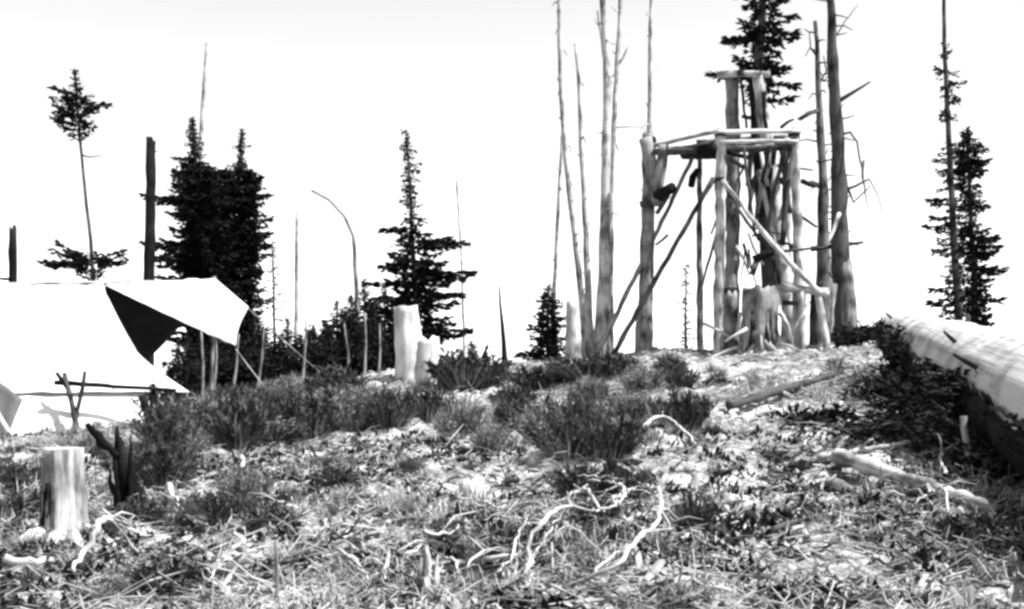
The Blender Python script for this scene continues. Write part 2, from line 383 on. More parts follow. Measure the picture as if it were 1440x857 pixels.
# understory of young conifers
yc = [(263, 470, 28), (301, 462, 29), (330, 478, 28.5), (358, 440, 30), (404, 448, 31), (441, 455, 30), (474, 424, 31), (512, 392, 32), (541, 405, 30.5), (250, 485, 29.5), (282, 468, 30), (318, 470, 31), (345, 480, 29), (422, 470, 29), (458, 450, 29), (493, 415, 29.5), (527, 420, 29), (556, 440, 29), (432, 462, 28), (448, 472, 28.4), (466, 462, 28), (484, 456, 28.4), (504, 450, 28), (520, 448, 28.5), (538, 458, 28), (395, 470, 28.6), (372, 468, 28.2)]
lab = ['bushy young dark conifer half hidden under the tent awning', 'bushy young dark conifer in the thicket between tent and white stump']
for i, (x, y, Y) in enumerate(yc):
    w = 30 + (i * 7) % 16
    wh = 'half hidden under the tent awning' if x < 346 else 'near the straight pale dead pole' if x < 435 else 'beside the arching dead stem' if x < 515 else 'between arching dead stem and white stump'
    conifer('young_conifer', ('low ' if y > 450 else 'taller ') + 'bushy young dark conifer ' + wh, [(x, y), (x + 2, 600)], Y, 1.5, 7,
            [[(y, 1, 1), (y + 15, 7, 6), (y + 35, w * .6, w * .55), (y + 60, w, w * .9), (y + 120, w * 1.35, w * 1.3), (590, w * 1.4, w * 1.4)]],
            40 + i, group=('low' if y > 450 else 'taller') + ' young conifers ' + wh, per_m=26, dens=6, droop=0.25, miss=0.08, inner=6)
for i, (x, y, x2, y2, Y) in enumerate([(283, 462, 284, 562, 25.2), (304, 478, 300, 560, 25.5), (336, 470, 325, 556, 25), (372, 455, 360, 552, 25.6), (431, 430, 424, 540, 26), (484, 455, 492, 540, 25.2), (513, 440, 512, 530, 26), (534, 455, 531, 530, 26)]):
    snag('dead_sapling', 'thin pale dead sapling standing ' + ('under the edge of the awning' if x < 340 else 'near the straight pale dead pole' if x < 440 else 'beside the arching dead stem'), [(x, y), ((x + x2) / 2 + 2, (y + y2) / 2), (x2, y2)], Y, 2.2, 5, 60 + i, 'grey', group='dead saplings ' + ('by the awning' if x < 340 else 'by the pale pole' if x < 440 else 'by the arching stem'), cat='sapling', seg=6)
# --- middle
conifer('conifer', 'pointed dark conifer standing directly behind the white stump', [(571, 183), (575, 240), (579, 320), (585, 420), (590, 600)], 30, 2, 14,
        [[(183, 1, 1), (196, 4, 4), (206, 9, 6), (214, 18, 8), (222, 7, 8), (238, 8, 15), (250, 14, 10), (262, 10, 8), (275, 25, 8), (284, 7, 8), (296, 8, 22), (306, 8, 22), (318, 20, 16), (324, 38, 22), (334, 24, 34), (343, 30, 62), (352, 36, 60), (362, 30, 46), (372, 44, 50), (384, 38, 74), (396, 58, 66), (406, 52, 50), (418, 48, 54), (436, 62, 44), (450, 40, 46), (468, 34, 66), (480, 28, 46), (500, 30, 30), (530, 26, 46), (570, 30, 40)]],
        12, per_m=24, dens=6, droop=0.3, miss=0.16, inner=4, extra=[(338, .1, 74), (346, -.3, 60), (380, .0, 80), (386, .4, 70), (396, 3.1, 62), (420, 3.3, 58), (436, 3.0, 62), (462, .1, 72), (470, -.2, 60), (410, .2, 62), (322, 3.2, 38)], leafl=0.2, leafw=0.085)
snag('dead_tree', 'faint thin pale dead stem just right of the pointed conifer', [(642, 250), (650, 380), (656, 600)], 37, 3, 6, 13, 'pale')
snag('dead_sapling', 'thin black charred stick standing alone between the white stump and small dark conifer', [(702, 403), (704, 432), (708, 480), (711, 530)], 25.8, 2.5, 10, 14, 'char_shade', cat='sapling', seg=7)
conifer('conifer', 'small dark bushy conifer at the foot of the bare dead trees', [(771, 402), (770, 600)], 29.5, 2, 8,
        [[(402, 3, 3), (414, 14, 10), (425, 15, 20), (438, 13, 25), (452, 24, 25), (470, 22, 18), (482, 42, 28), (495, 44, 26), (530, 44, 30)]], 15, per_m=30, dens=8, miss=0.1, inner=8)
conifer('conifer', 'tiny young conifer among shrubs beside the white stump', [(664, 478), (664, 600)], 27, 1, 5, [[(478, 1, 1), (495, 7, 7), (510, 18, 16), (530, 20, 20)]], 16, per_m=24, dens=4, mat='needle2')
conifer('conifer', 'tiny thin conifer seen between the braced dead trunk and tower post', [(964, 372), (965, 600)], 29, 1, 5, [[(372, 1, 1), (390, 4, 4), (410, 8, 8), (440, 10, 9), (475, 12, 12), (500, 14, 14)]], 17, per_m=20, dens=3, mat='needle2', miss=.2)
# white stump (two joined columns)
r = thing('stump', 'tall white barkless stump with a lower shoulder, before the pointed conifer', 'stump', ground_hit(590, 536)); o = r.location.copy(); YS = o.y
def col_px(pl, ws, Y, mat, root, name, seed, flute=4, jag=0.05, seg=20, jit=.035):
    rnd = random.Random(seed); pts = [P(x, y, Y) for x, y in pl]; pts[0] = Vector((pts[0].x, Y, gz(pts[0].x, Y) - 0.15))
    rad = [w * .5 / ppm(Y) for w in ws]; pts, rad = resample(pts, rad, 0.1, 0.006, rnd)
    return link(name, MB().tube(pts, rad, seg, jit, rnd, flute=flute, jag=jag), mat, root, root.location.copy())
col_px([(578, 545), (577, 500), (573, 460), (570, 432)], [46, 40, 36, 33], YS, 'white', r, 'trunk', 1, jag=.03)
col_px([(604, 545), (603, 510), (603, 476)], [36, 34, 26], YS - 0.12, 'white', r, 'side_trunk', 2, jag=.06)
# dead trees left of the tower
snag('dead_tree', 'slim tall dead tree with wavy stem, leftmost of the bare cluster beside the tower', [(786, -60), (787, 60), (789, 140), (796, 230), (808, 330), (818, 420), (824, 560)], 28.5, 5, 10, 22, 'mid', stubs=16, stublen=(4, 10))
snag('dead_tree', 'thin bare pole growing behind the small dark bushy conifer', [(791, 180), (787, 260), (783, 340), (779, 420), (776, 600)], 31, 4, 8, 23, 'mid', stubs=4, stublen=(3, 7))
snag('dead_tree', 'straight bare dead tree between the wavy dead stem and the forked pair', [(809, 62), (814, 110), (817, 200), (824, 330), (831, 540)], 27.5, 4, 12, 24, 'mid', stubs=5, stublen=(4, 9))
snag('dead_tree', 'tall dead tree with thick lower trunk, stouter stem of a close pair', [(844, -60), (848, 20), (854, 100), (852, 250), (849, 380), (846, 540)], 26.5, 7, 20, 25, 'mid', stubs=14, stublen=(5, 14), limbs=[([(853, 105), (846, 60), (840, 15)], 4, 2)])
snag('dead_tree', 'tall dead tree with crooked side branch, thinner stem of a close pair', [(876, -60), (868, 90), (864, 160), (859, 260), (857, 400), (856, 540)], 27, 5, 12, 26, 'mid', limbs=[([(866, 95), (876, 82), (887, 58)], 5, 2), ([(862, 180), (890, 178), (910, 182)], 2, 1)], stubs=8, stublen=(5, 12))
r = thing('stump', 'stout grey-white broken stump at the foot of the bare dead trees', 'stump', ground_hit(806, 512)); col_px([(806, 520), (806, 470), (805, 425)], [26, 22, 18], r.location.y, 'mid', r, 'trunk', 27, jag=.1)
snag('dead_tree', 'thin dead stem rising just behind the braced corner trunk', [(917, -60), (914, 60), (914, 140), (913, 200), (911, 600)], 28, 4, 12, 28, 'mid', stubs=10, stublen=(4, 14))
# --- right
snag('dead_tree', 'grey dead trunk with stubs, nearer the tower, of the two thick trunks', [(1146, 30), (1149, 60), (1152, 150), (1157, 260), (1158, 360), (1160, 560)], 27, 5, 24, 31, 'darkgrey', stubmat='bark', stubs=24, stublen=(6, 24),
     limbs=[([(1154, 155), (1138, 158), (1122, 168)], 6, 3, -.3), ([(1156, 262), (1142, 256), (1134, 258)], 6, 5, -.2), ([(1150, 80), (1140, 68), (1138, 45)], 3, 1.5), ([(1152, 120), (1162, 100), (1158, 78)], 3, 1.5), ([(1155, 200), (1135, 196), (1120, 199)], 3, 1.5)])
snag('dead_tree', 'tall dark-barked dead trunk with long side branches, farther from the tower', [(1166, -60), (1170, 40), (1172, 110), (1178, 200), (1180, 320), (1184, 420), (1188, 560)], 26, 8, 32, 32, 'bark', stubs=26, stublen=(8, 30),
     limbs=[([(1180, 142), (1200, 130), (1224, 115)], 7, 2.5, -.4), ([(1182, 190), (1196, 186), (1205, 200), (1210, 225), (1214, 250)], 4, 2, -.5), ([(1214, 226), (1213, 250), (1220, 290)], 4, 1.5, -.2), ([(1186, 268), (1204, 262), (1222, 252)], 5, 2.5, -.4), ([(1186, 250), (1200, 285), (1224, 262)], 4, 2, .3), ([(1186, 300), (1175, 320), (1166, 342)], 5, 2.5, -.4), ([(1222, 252), (1236, 278), (1242, 308)], 2, 1, 0), ([(1171, 60), (1188, 30), (1206, 8)], 2.5, 1, .2), ([(1140, 350), (1176, 346), (1214, 341)], 9, 4, 0)])
r = snag('snag', 'short leaning grey snag against the foot of the dark-barked dead trunk', [(1190, 372), (1194, 420), (1198, 560)], 25.5, 14, 24, 33, 'grey', jag=.15)
conifer('conifer', 'tall bare-topped conifer with sparse drooping clumps, at the far end of big log', [(1327, -60), (1328, 60), (1332, 150), (1337, 250), (1342, 350), (1349, 460), (1350, 600)], 30, 4, 13,
        [[(58, 4, 4), (70, 8, 6), (82, 6, 5)], [(95, 12, 30), (104, 36, 10), (110, 8, 38), (125, 8, 24), (135, 10, 36), (145, 4, 4)], [(152, 10, 30), (160, 42, 26), (168, 12, 8)], [(200, 6, 20), (235, 26, 20), (255, 12, 10), (290, 44, 12), (298, 20, 10), (318, 46, 14), (330, 24, 10), (352, 46, 10), (362, 14, 10), (384, 22, 8), (410, 34, 10), (432, 36, 8), (452, 30, 8), (470, 10, 5)]],
        34, per_m=19, dens=8, inner=2, droop=0.4, rise=0.15, miss=0.2)
conifer('conifer', 'dense shorter dark conifer touching the tall bare-topped one by the log', [(1360, 180), (1364, 280), (1370, 400), (1376, 600)], 30.6, 4, 12,
        [[(180, 5, 10), (200, 16, 14), (212, 34, 34), (228, 34, 28), (245, 26, 22), (262, 22, 14), (282, 24, 16), (300, 14, 34), (316, 18, 16), (340, 14, 52), (352, 16, 44), (366, 14, 16), (380, 14, 58), (390, 14, 40), (410, 18, 28), (432, 18, 32), (455, 22, 32), (480, 20, 24)]],
        35, per_m=24, dens=9, inner=7, droop=0.35, miss=0.12)

# ------------------------------------------------------------------ lookout tower of poles round a living tree
conifer('conifer', 'living dark conifer whose top rises through the lookout tower', [(1074, -60), (1072, 40), (1064, 110), (1064, 200), (1074, 300), (1082, 400), (1084, 600)], 26.6, 10, 25,
        [[(-60, 20, 20), (-20, 34, 34), (0, 42, 44), (14, 34, 52), (26, 30, 30), (44, 60, 46), (56, 56, 56), (66, 22, 50), (80, 40, 38), (95, 62, 40), (104, 74, 64), (112, 20, 64), (124, 10, 66), (138, 8, 56), (146, 5, 20)]],
        36, per_m=22, dens=7, inner=3, droop=0.25, rise=0.05, miss=0.1,
        limbs=[([(1075, 225), (1060, 255), (1052, 300)], 10, 5, -.4), ([(1072, 212), (1088, 240), (1104, 262), (1112, 300)], 9, 5, -.4), ([(1078, 250), (1066, 278), (1062, 312)], 7, 4, -.5), ([(1086, 330), (1104, 300), (1110, 275)], 8, 4, .3), ([(1088, 352), (1108, 348), (1128, 352)], 12, 7, -.4), ([(1082, 352), (1066, 362), (1058, 385)], 12, 8, -.4), ([(1070, 150), (1056, 166), (1044, 164)], 6, 5, -.3), ([(1098, 180), (1108, 172), (1116, 168)], 5, 3, -.3), ([(1124, 168), (1140, 160), (1152, 157)], 5, 3, 0)])
YF, YB = 25.0, 27.6
tw = thing('lookout_tower', 'rough lookout tower of poles and braces with a small platform around a tree', 'lookout tower', Vector((P(1060, 470, 26).x, 26, gz(P(1060, 470, 26).x, 26))))
to = tw.location.copy(); trnd = random.Random(99)
def pole(name, a, b, w0, w1, mat, down=False, label=None, seg=9):
    pa, pb = P(*a), P(*b)
    if down: pb = Vector((pb.x, pb.y, gz(pb.x, pb.y) - 0.25))
    k0, k1 = .5 / ppm(a[2]), .5 / ppm(b[2])
    md_ = pa.lerp(pb, .5) + Vector((trnd.uniform(-.03, .03), trnd.uniform(-.03, .03), trnd.uniform(-.02, .02)))
    pts, rad = resample([pa, md_, pb], [w0 * k0, (w0 * k0 + w1 * k1) * .5, w1 * k1], 0.2, 0.012, trnd)
    rad = [q * trnd.uniform(.88, 1.12) for q in rad]
    ob = link(name, MB().tube(pts, rad, 12, 0.07, trnd, flute=3), mat, tw, to)
    if label: ob['label'] = label
    return ob
pole('post', (1014, 180, YF), (1010, 470, YF), 13, 17, 'pale', True)
pole('post', (984, 205, YB), (985, 480, YB), 7, 10, 'grey', True)
pole('post', (1030, 104, 26.7), (1027, 470, 26.7), 19, 22, 'grey', True, 'thick grey log post rising to the upper seat')
pole('post', (1118, 180, YF), (1124, 470, YF), 12, 15, 'mid', True)
pole('post', (1106, 195, YB), (1110, 470, YB), 10, 12, 'mid', True)
pole('leaning_post', (1066, 108, 26.0), (1116, 470, 25.6), 17, 22, 'mid', True)
pole('slat', (1066, 240, 25.6), (1090, 348, 25.4), 7, 6, 'pale')
pole('slat', (1070, 215, 25.5), (1080, 262, 25.5), 6, 6, 'pale')
pole('slat', (1056, 206, 25.4), (1052, 262, 25.6), 9, 7, 'bark')
pole('slat', (1100, 206, 25.4), (1106, 300, 25.4), 10, 12, 'bark')
pole('slat', (1090, 206, 25.8), (1074, 300, 25.8), 8, 10, 'char_shade')
pole('slat', (1068, 206, 25.9), (1092, 350, 25.9), 9, 10, 'char_shade')
pole('leaning_post', (1054, 110, 26.2), (1060, 205, 26.2), 6, 7, 'char_shade')
pole('seat_log', (1010, 106, 26.5), (1082, 105, 25.9), 10, 9, 'pale')
pole('seat_log', (1014, 103, 26.9), (1080, 102, 26.4), 8, 9, 'mid')
pole('rail', (1003, 186, YF - .13), (1126, 185, YF - .13), 7, 7, 'pale')
pole('rail', (1012, 200, YF - .12), (1122, 199, YF - .12), 6, 6, 'pale')
pole('rail', (1012, 184, YF + .15), (916, 206, 26.2), 6, 6, 'mid')
pole('rail', (980, 200, YB + .12), (1112, 192, YB + .12), 7, 7, 'grey')
for i in range(8):                       # floor logs from the braced trunk across to the posts
    t = i / 7; Y = 25.1 + 2.4 * t
    pole('floor_log', (918 + 18 * t, 214 - 2 * t, Y + .9 * (1 - t)), (1122 - 10 * t, 207 - 3 * t + trnd.uniform(-1, 1), Y), 9, 9, ('bark', 'grey', 'bark', 'mid')[i % 4])
pole('crossbeam', (1010, 216, YF), (962, 219, YB + .2), 15, 12, 'char_shade')
pole('crossbeam', (1006, 204, YF + .2), (930, 214, YB - .6), 12, 12, 'bark')
pole('stub_log', (986, 214, 25.5), (1006, 210, 25.2), 20, 18, 'char_shade')
pole('crossbeam', (1119, 214, YF), (1108, 216, YB + .2), 10, 10, 'bark')
pole('brace', (1004, 250, YF - .1), (862, 500, 25.3), 7, 8, 'bark')
pole('brace', (974, 222, 26.6), (840, 498, 26.1), 6, 8, 'grey')
pole('brace', (1016, 254, YF - .16), (1094, 352, YF - .4), 6, 7, 'pale')
pole('brace', (1090, 346, YF - .46), (1154, 414, YF - .6), 7, 7, 'pale')
pole('brace', (1020, 262, 25.3), (1068, 338, 26.0), 4, 5, 'grey')
pole('brace', (1114, 215, YF + .1), (1090, 345, 25.9), 5, 5, 'grey')
for (a_, b_, w_, m_) in [((1046, 206, 25.3), (1062, 330, 25.2), 5, 'bark'), ((1082, 206, 25.2), (1064, 300, 25.3), 6, 'char_shade'), ((1104, 208, 25.1), (1078, 330, 25.3), 6, 'bark'), ((1112, 230, 25.4), (1100, 345, 25.2), 9, 'bark'), ((1042, 110, 26.3), (1050, 180, 26.0), 4, 'char_shade'), ((1074, 130, 25.7), (1078, 182, 25.5), 6, 'char_shade'), ((1092, 352, 24.8), (1096, 400, 24.7), 8, 'bark'), ((1060, 366, 24.9), (1100, 350, 24.8), 12, 'char_shade'), ((1098, 354, 24.8), (1160, 348, 24.9), 4, 'bark'), ((1000, 330, 25.2), (1024, 250, 25.3), 3, 'grey'), ((1016, 300, 26.8), (984, 420, 27.3), 4, 'grey'), ((1024, 214, 25.1), (1052, 222, 25.6), 7, 'char_shade'), ((1030, 225, 25.2), (1046, 236, 25.4), 8, 'bark')]:
    pole('limb', a_, b_, w_, w_ * .8, m_)
for q in range(22):
    x0_ = trnd.uniform(1030, 1128); y0_ = trnd.uniform(215, 380); L_ = trnd.uniform(24, 70); an_ = trnd.uniform(-.5, .5) + (math.pi / 2 if q % 4 else .15); Y_ = trnd.uniform(25.1, 26.6)
    x1_ = x0_ + math.cos(an_) * L_; y1_ = y0_ + math.sin(an_) * L_; w_ = trnd.uniform(2.5, 6)
    pole('limb', (x0_, y0_, Y_), (x1_, min(y1_, 430), Y_ + trnd.uniform(-.3, .3)), w_, w_ * .6, ('bark', 'char_shade', 'mid', 'darkgrey')[q % 4])
for (a_, b_, w_, m_) in [((1180, 300, 25.2), (1162, 346, 25.0), 5, 'pale'), ((1174, 400, 25.2), (1168, 470, 25.0), 6, 'pale'), ((1128, 255, 25.6), (1145, 262, 26.0), 7, 'char_shade'), ((1136, 430, 24.3), (1110, 475, 24.2), 6, 'pale'), ((1098, 440, 24.0), (1112, 478, 23.9), 7, 'pale'), ((1040, 440, 24.2), (1036, 478, 24.0), 5, 'pale'), ((990, 455, 24.8), (1030, 476, 24.4), 5, 'mid'), ((1050, 462, 23.6), (1020, 480, 23.5), 5, 'pale')]:
    pole('limb', a_, b_, w_, w_ * .8, m_)
for (x_, y_, Y_) in [(1014, 188, 24.85), (1118, 188, 24.85), (914, 205, 26.15), (1012, 252, 24.85)]:
    c_ = P(x_, y_, Y_); R_l = .115
    link('lashing', MB().tube([c_ + Vector((R_l * math.cos(q * .7), .1 + R_l * math.sin(q * .7), -.05 + q * .0032)) for q in range(32)], [.012] * 32, 5, .1, trnd), 'char_shade', tw, to)
pole('stub_log', (980, 240, 25.8), (972, 262, 25.6), 9, 9, 'char_shade')
pole('tie', (940, 330, 25.9), (922, 345, 26.0), 4, 4, 'bark')
# braced corner trunk
ct = snag('dead_tree', 'thick grey lopped trunk holding up the outer corner of the tower platform', [(911, 188), (912, 300), (908, 420), (905, 560)], 26.4, 17, 22, 37, 'grey', jag=.05)
co = ct.location.copy(); crn = random.Random(5)
for (a, b, w, mt) in [((908, 196, 26.2), (928, 288, 26.0), 20, 'grey'), ((934, 205, 26.0), (922, 285, 25.9), 16, 'grey'), ((924, 276, 25.9), (946, 264, 25.5), 17, 'char_shade'), ((940, 275, 25.8), (924, 300, 26.2), 7, 'bark'), ((900, 288, 26.2), (922, 284, 26.2), 9, 'bark'), ((904, 200, 26.2), (922, 196, 26.2), 10, 'bark')]:
    pts, rad = resample([P(*a), P(*b)], [w * .5 / ppm(26), w * .45 / ppm(26)], .15, .006, crn)
    link('bracket_log', MB().tube(pts, rad, 8, .08, crn), mt, ct, co)
# hollow stump below the tower
xq = P(1068, 470, 24.2).x
r = thing('stump', 'wide weathered hollow stump with split grey sides under the tower', 'stump', Vector((xq, 24.2, gz(xq, 24.2)))); o = r.location.copy()
rr = random.Random(3)
pts = [o + Vector((0, 0, -.2)), o + Vector((0, 0, .15)), o + Vector((.01, 0, .6)), o + Vector((.03, 0, 1.1)), o + Vector((.02, 0, 1.32))]
pts, rad = resample(pts, [.5, .39, .34, .33, .31], .1, .006, rr)
link('trunk', MB().tube(pts, rad, 30, .07, rr, flute=5, jag=.07), 'grey', r, o)
for k in range(9):
    a = -3.0 + k * .34 + rr.uniform(-.1, .1); R = .335; bx, by = o.x + R * math.cos(a), o.y + R * math.sin(a)
    h = rr.uniform(.7, 1.4); w = rr.uniform(.012, .035); z0 = rr.uniform(.05, .3)
    pts = [Vector((bx + math.cos(a) * .1, by + math.sin(a) * .1, o.z + z0 - .2)), Vector((bx, by, o.z + z0 + .2)), Vector((bx - math.cos(a) * .04, by - math.sin(a) * .04, o.z + h))]
    pts, rad = resample(pts, [w * 1.2, w, w * .6], .15, .008, rr)
    link('bark_shade_strip', MB().tube(pts, rad, 7, .15, rr, jag=.05), ('bark', 'mid', 'char_shade')[k % 3], r, o)
for k in range(6):
    a = -math.pi / 2 + (k - 2.5) * .5 + rr.uniform(-.2, .2); L = rr.uniform(.7, 1.3)
    e = o + Vector((math.cos(a) * L, math.sin(a) * L * .7, 0)); e.z = gz(e.x, e.y) - .03
    m = o.lerp(e, .55) + Vector((rr.uniform(-.1, .1), 0, 0)); m.z = gz(m.x, m.y) + .06
    w = rr.uniform(.03, .07)
    pts, rad = resample([o + Vector((math.cos(a) * .3, math.sin(a) * .3, .22)), m, e], [w * 1.5, w, w * .4], .12, .012, rr)
    link('root', MB().tube(pts, rad, 7, .15, rr), ('mid', 'pale', 'grey')[k % 3], r, o)
# short grey cut stump behind tower posts
r = thing('stump', 'short grey stump with dark cap between the tower posts', 'stump', Vector((P(1028, 460, 24.6).x, 24.6, gz(P(1028, 460, 24.6).x, 24.6))))
col_px([(1028, 480), (1028, 440), (1028, 412)], [20, 17, 16], 24.6, 'grey', r, 'trunk', 7)
rr2 = random.Random(8)
link('cap', MB().tube([P(1019, 410, 24.6), P(1038, 408, 24.6)], [.07, .06], 8, .1, rr2), 'char_shade', r, r.location.copy())
# crude bench right of the hollow stump
bn = thing('bench', 'crude low bench of split logs on short legs beside the tower', 'bench', Vector((P(1132, 474, 24.4).x, 24.4, gz(P(1132, 474, 24.4).x, 24.4)))); bo = bn.location.copy(); YN = bo.y
def bpart(name, a, b, w0, w1, mat, down=False):
    pa, pb = P(*a), P(*b)
    if down: pb.z = gz(pb.x, pb.y) - .1
    pts, rad = resample([pa, pb], [w0 * .5 / ppm(YN), w1 * .5 / ppm(YN)], .15, .006, rr2)
    link(name, MB().tube(pts, rad, 9, .07, rr2), mat, bn, bo)
bpart('top_log', (1098, 402, YN + .15), (1166, 414, YN + .05), 13, 10, 'pale')
bpart('top_log', (1100, 406, YN + .4), (1165, 410, YN + .3), 12, 10, 'mid')
bpart('leg', (1104, 405, YN + .25), (1100, 475, YN + .2), 7, 8, 'mid', True)
bpart('leg', (1128, 410, YN + .1), (1127, 470, YN + .05), 11, 10, 'pale', True)
bpart('leg', (1150, 412, YN + .08), (1164, 475, YN - .02), 11, 11, 'pale', True)
bpart('leg', (1148, 412, YN + .4), (1145, 470, YN + .5), 18, 18, 'bark', True)
bpart('stretcher', (1100, 426, YN + .2), (1130, 428, YN + .1), 7, 7, 'bark')

# ------------------------------------------------------------------ wall tent with awning
A = P(145, 401, 20.5); R_ = P(-160, 398, 19.3)
B = P(301, 393, 21.3); D = P(349, 434, 20.7); C = P(332, 491, 20.2)
E = P(268, 551, 19.2); ER = P(-140, 556, 17.9)
FE = A + (A - P(200, 551, 19.2)) * 1.0; FE.z = P(150, 545, 21.8).z
FER = R_ + (FE - A)
tn = thing('wall_tent', 'white canvas wall tent with open end and awning', 'tent', Vector((A.x - 1, 19.8, gz(A.x - 1, 19.8)))); no = tn.location.copy()
trn = random.Random(12)
def sheet(name, fn, nu, nv, mat, thick=.006, label=None):
    ob = link(name, MB().grid(fn, nu, nv), mat, tn, no)
    md = ob.modifiers.new('thickness', 'SOLIDIFY'); md.thickness = thick; md.offset = 0
    if label: ob['label'] = label
    return ob
def wr(u, v, s): return s * float(vnoise(np.array([u * 9.0]), np.array([v * 2.0 + 3.3]), 8)[0] + .5 * vnoise(np.array([u * 23.0]), np.array([v * 4.0]), 9)[0])
ax = (B - A).normalized()
def near_roof(u, v):
    top = A.lerp(R_, u); bot = E.lerp(ER, u); p = top.lerp(bot, v)
    p = p - ax * (.26 * math.sin(math.pi * v) * (1 - u) ** 3)
    p.z -= .09 * math.sin(math.pi * v) + .03 * math.sin(math.pi * u) * (1 - v) - .0
    p.z += wr(u, v, .06); p.y += wr(u + .3, v, .05); return p
sheet('roof_panel', near_roof, 40, 16, 'canvas')
def far_roof(u, v):
    p = A.lerp(R_, u).lerp(FE.lerp(FER, u), v); p.z -= .08 * math.sin(math.pi * v) + wr(u, v, .02) + .012; return p
def ribbon(name, fn, mat='greycanvas', r=.008):
    pts_ = [fn(i / 24) for i in range(25)]; link(name, MB().tube(pts_, [r] * 25, 5, .1, trn), mat, tn, no)
for u_ in (.1, .27, .44, .61): ribbon('seam', lambda t, u_=u_: near_roof(u_, .01 + .98 * t) + Vector((0, -.004, .005)), r=.006)
ribbon('hem', lambda t: near_roof(0, t)); ribbon('hem', lambda t: near_roof(t * .98, 1)); ribbon('ridge_seam', lambda t: near_roof(t * .98, 0) + Vector((0, 0, .004)))
sheet('roof_panel', far_roof, 24, 10, 'canvas')
def gfloor(p, d=0.02):
    q = p.copy(); q.z = gz(q.x, q.y) - d; return q
WE = P(225, 551, 19.2); WER = P(-140, 557, 17.88)
def near_wall(u, v):
    t = WE.lerp(WER, u); b = gfloor(t + Vector((0.05, -0.42, 0))); p = t.lerp(b, v); p.y += wr(u, v, .06) * v; p.y -= .06 * math.sin(math.pi * v); return p
sheet('side_wall', near_wall, 40, 8, 'canvas')
def far_wall(u, v):
    t = FE.lerp(FER, u) + Vector((0.02, -.06, 0)); return t.lerp(gfloor(t), v)
sheet('side_wall', far_wall, 12, 4, 'canvas')
def back_gable(u, v):
    t = R_.lerp(ER if u < .5 else FER, abs(u - .5) * 2) + ax * .03; t.z -= .03; return t.lerp(gfloor(t), v)
sheet('end_wall', back_gable, 12, 6, 'canvas')
def fly_near(u, v):
    e = B.lerp(D, v / .45) if v < .45 else D.lerp(C, (v - .45) / .55)
    if v > .45: e = e + Vector((-.05 * math.sin(math.pi * (v - .45) / .55), 0, 0))
    p = A.lerp(e, u); p.z += .012 - .05 * math.sin(math.pi * u) * math.sin(math.pi * v) + wr(u, v, .08) * u; p.y += wr(u, v + .4, .1) * u; return p
sheet('awning', fly_near, 24, 18, 'canvas')
ribbon('hem', lambda t: fly_near(t, 1)); ribbon('hem', lambda t: fly_near(1, t)); ribbon('hem', lambda t: fly_near(t, 0) + Vector((0, 0, .004)))
ribbon('seam', lambda t: fly_near(t, .5) + Vector((0, -.004, .005)), r=.005)
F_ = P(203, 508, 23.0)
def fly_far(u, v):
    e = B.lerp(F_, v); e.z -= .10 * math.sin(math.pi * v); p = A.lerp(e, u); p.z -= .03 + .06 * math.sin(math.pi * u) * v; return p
sheet('awning', fly_far, 16, 12, 'shadecanvas', label='far half of the awning, underside shade painted in, seen from beneath')  # near-black colour paints the shade under the awning
def tpole(name, a, b, r0, r1, mat):
    pts, rad = resample([a, b], [r0, r1], .25, .006, trn); return link(name, MB().tube(pts, rad, 8, .06, trn), mat, tn, no)
tpole('ridge_pole', R_ + Vector((0, 0, -.05)), B + Vector((.06, .03, -.03)), .03, .03, 'mid')
tpole('tent_pole', B + Vector((0, 0, .05)), gfloor(B, .15), .03, .035, 'grey')
tpole('tent_pole', A + Vector((-.05, 0, -.03)), gfloor(A, .15), .03, .035, 'grey')
tpole('guy_rope', C, gfloor(C + Vector((.9, -.9, 0)), .02), .006, .006, 'mid')
tpole('guy_rope', D, gfloor(D + Vector((1.5, .5, 0)), .02), .006, .006, 'mid')
tpole('guy_rope', E, gfloor(E + Vector((.5, -.5, 0)), .02), .006, .006, 'mid')
# rail on forked stakes along the eave
rk = thing('tent_rail', 'dark horizontal pole on crossed forked stakes along the tent eave', 'rail', gfloor(P(104, 590, 18.3), 0)); ro = rk.location.copy()
def rpole(name, a, b, w0, w1, mat, down=False):
    pa, pb = P(*a), P(*b)
    if down: pb.z = gz(pb.x, pb.y) - .12
    pts, rad = resample([pa, pb], [w0 * .5 / ppm(18.4), w1 * .5 / ppm(18.4)], .2, .01, trn); link(name, MB().tube(pts, rad, 7, .1, trn), mat, rk, ro)
rpole('rail', (76, 538, 18.3), (248, 549, 18.6), 8, 5, 'char_shade')
rpole('stake', (90, 525, 18.35), (112, 596, 18.2), 7, 8, 'bark', True)
rpole('stake', (120, 522, 18.2), (101, 594, 18.35), 6, 7, 'bark', True)
rpole('stake', (216, 540, 18.6), (213, 590, 18.5), 7, 8, 'char_shade', True)
rpole('stake', (198, 556, 18.5), (220, 585, 18.6), 12, 8, 'char_shade', True)
rpole('stake', (80, 524, 18.4), (94, 545, 18.3), 5, 5, 'bark')
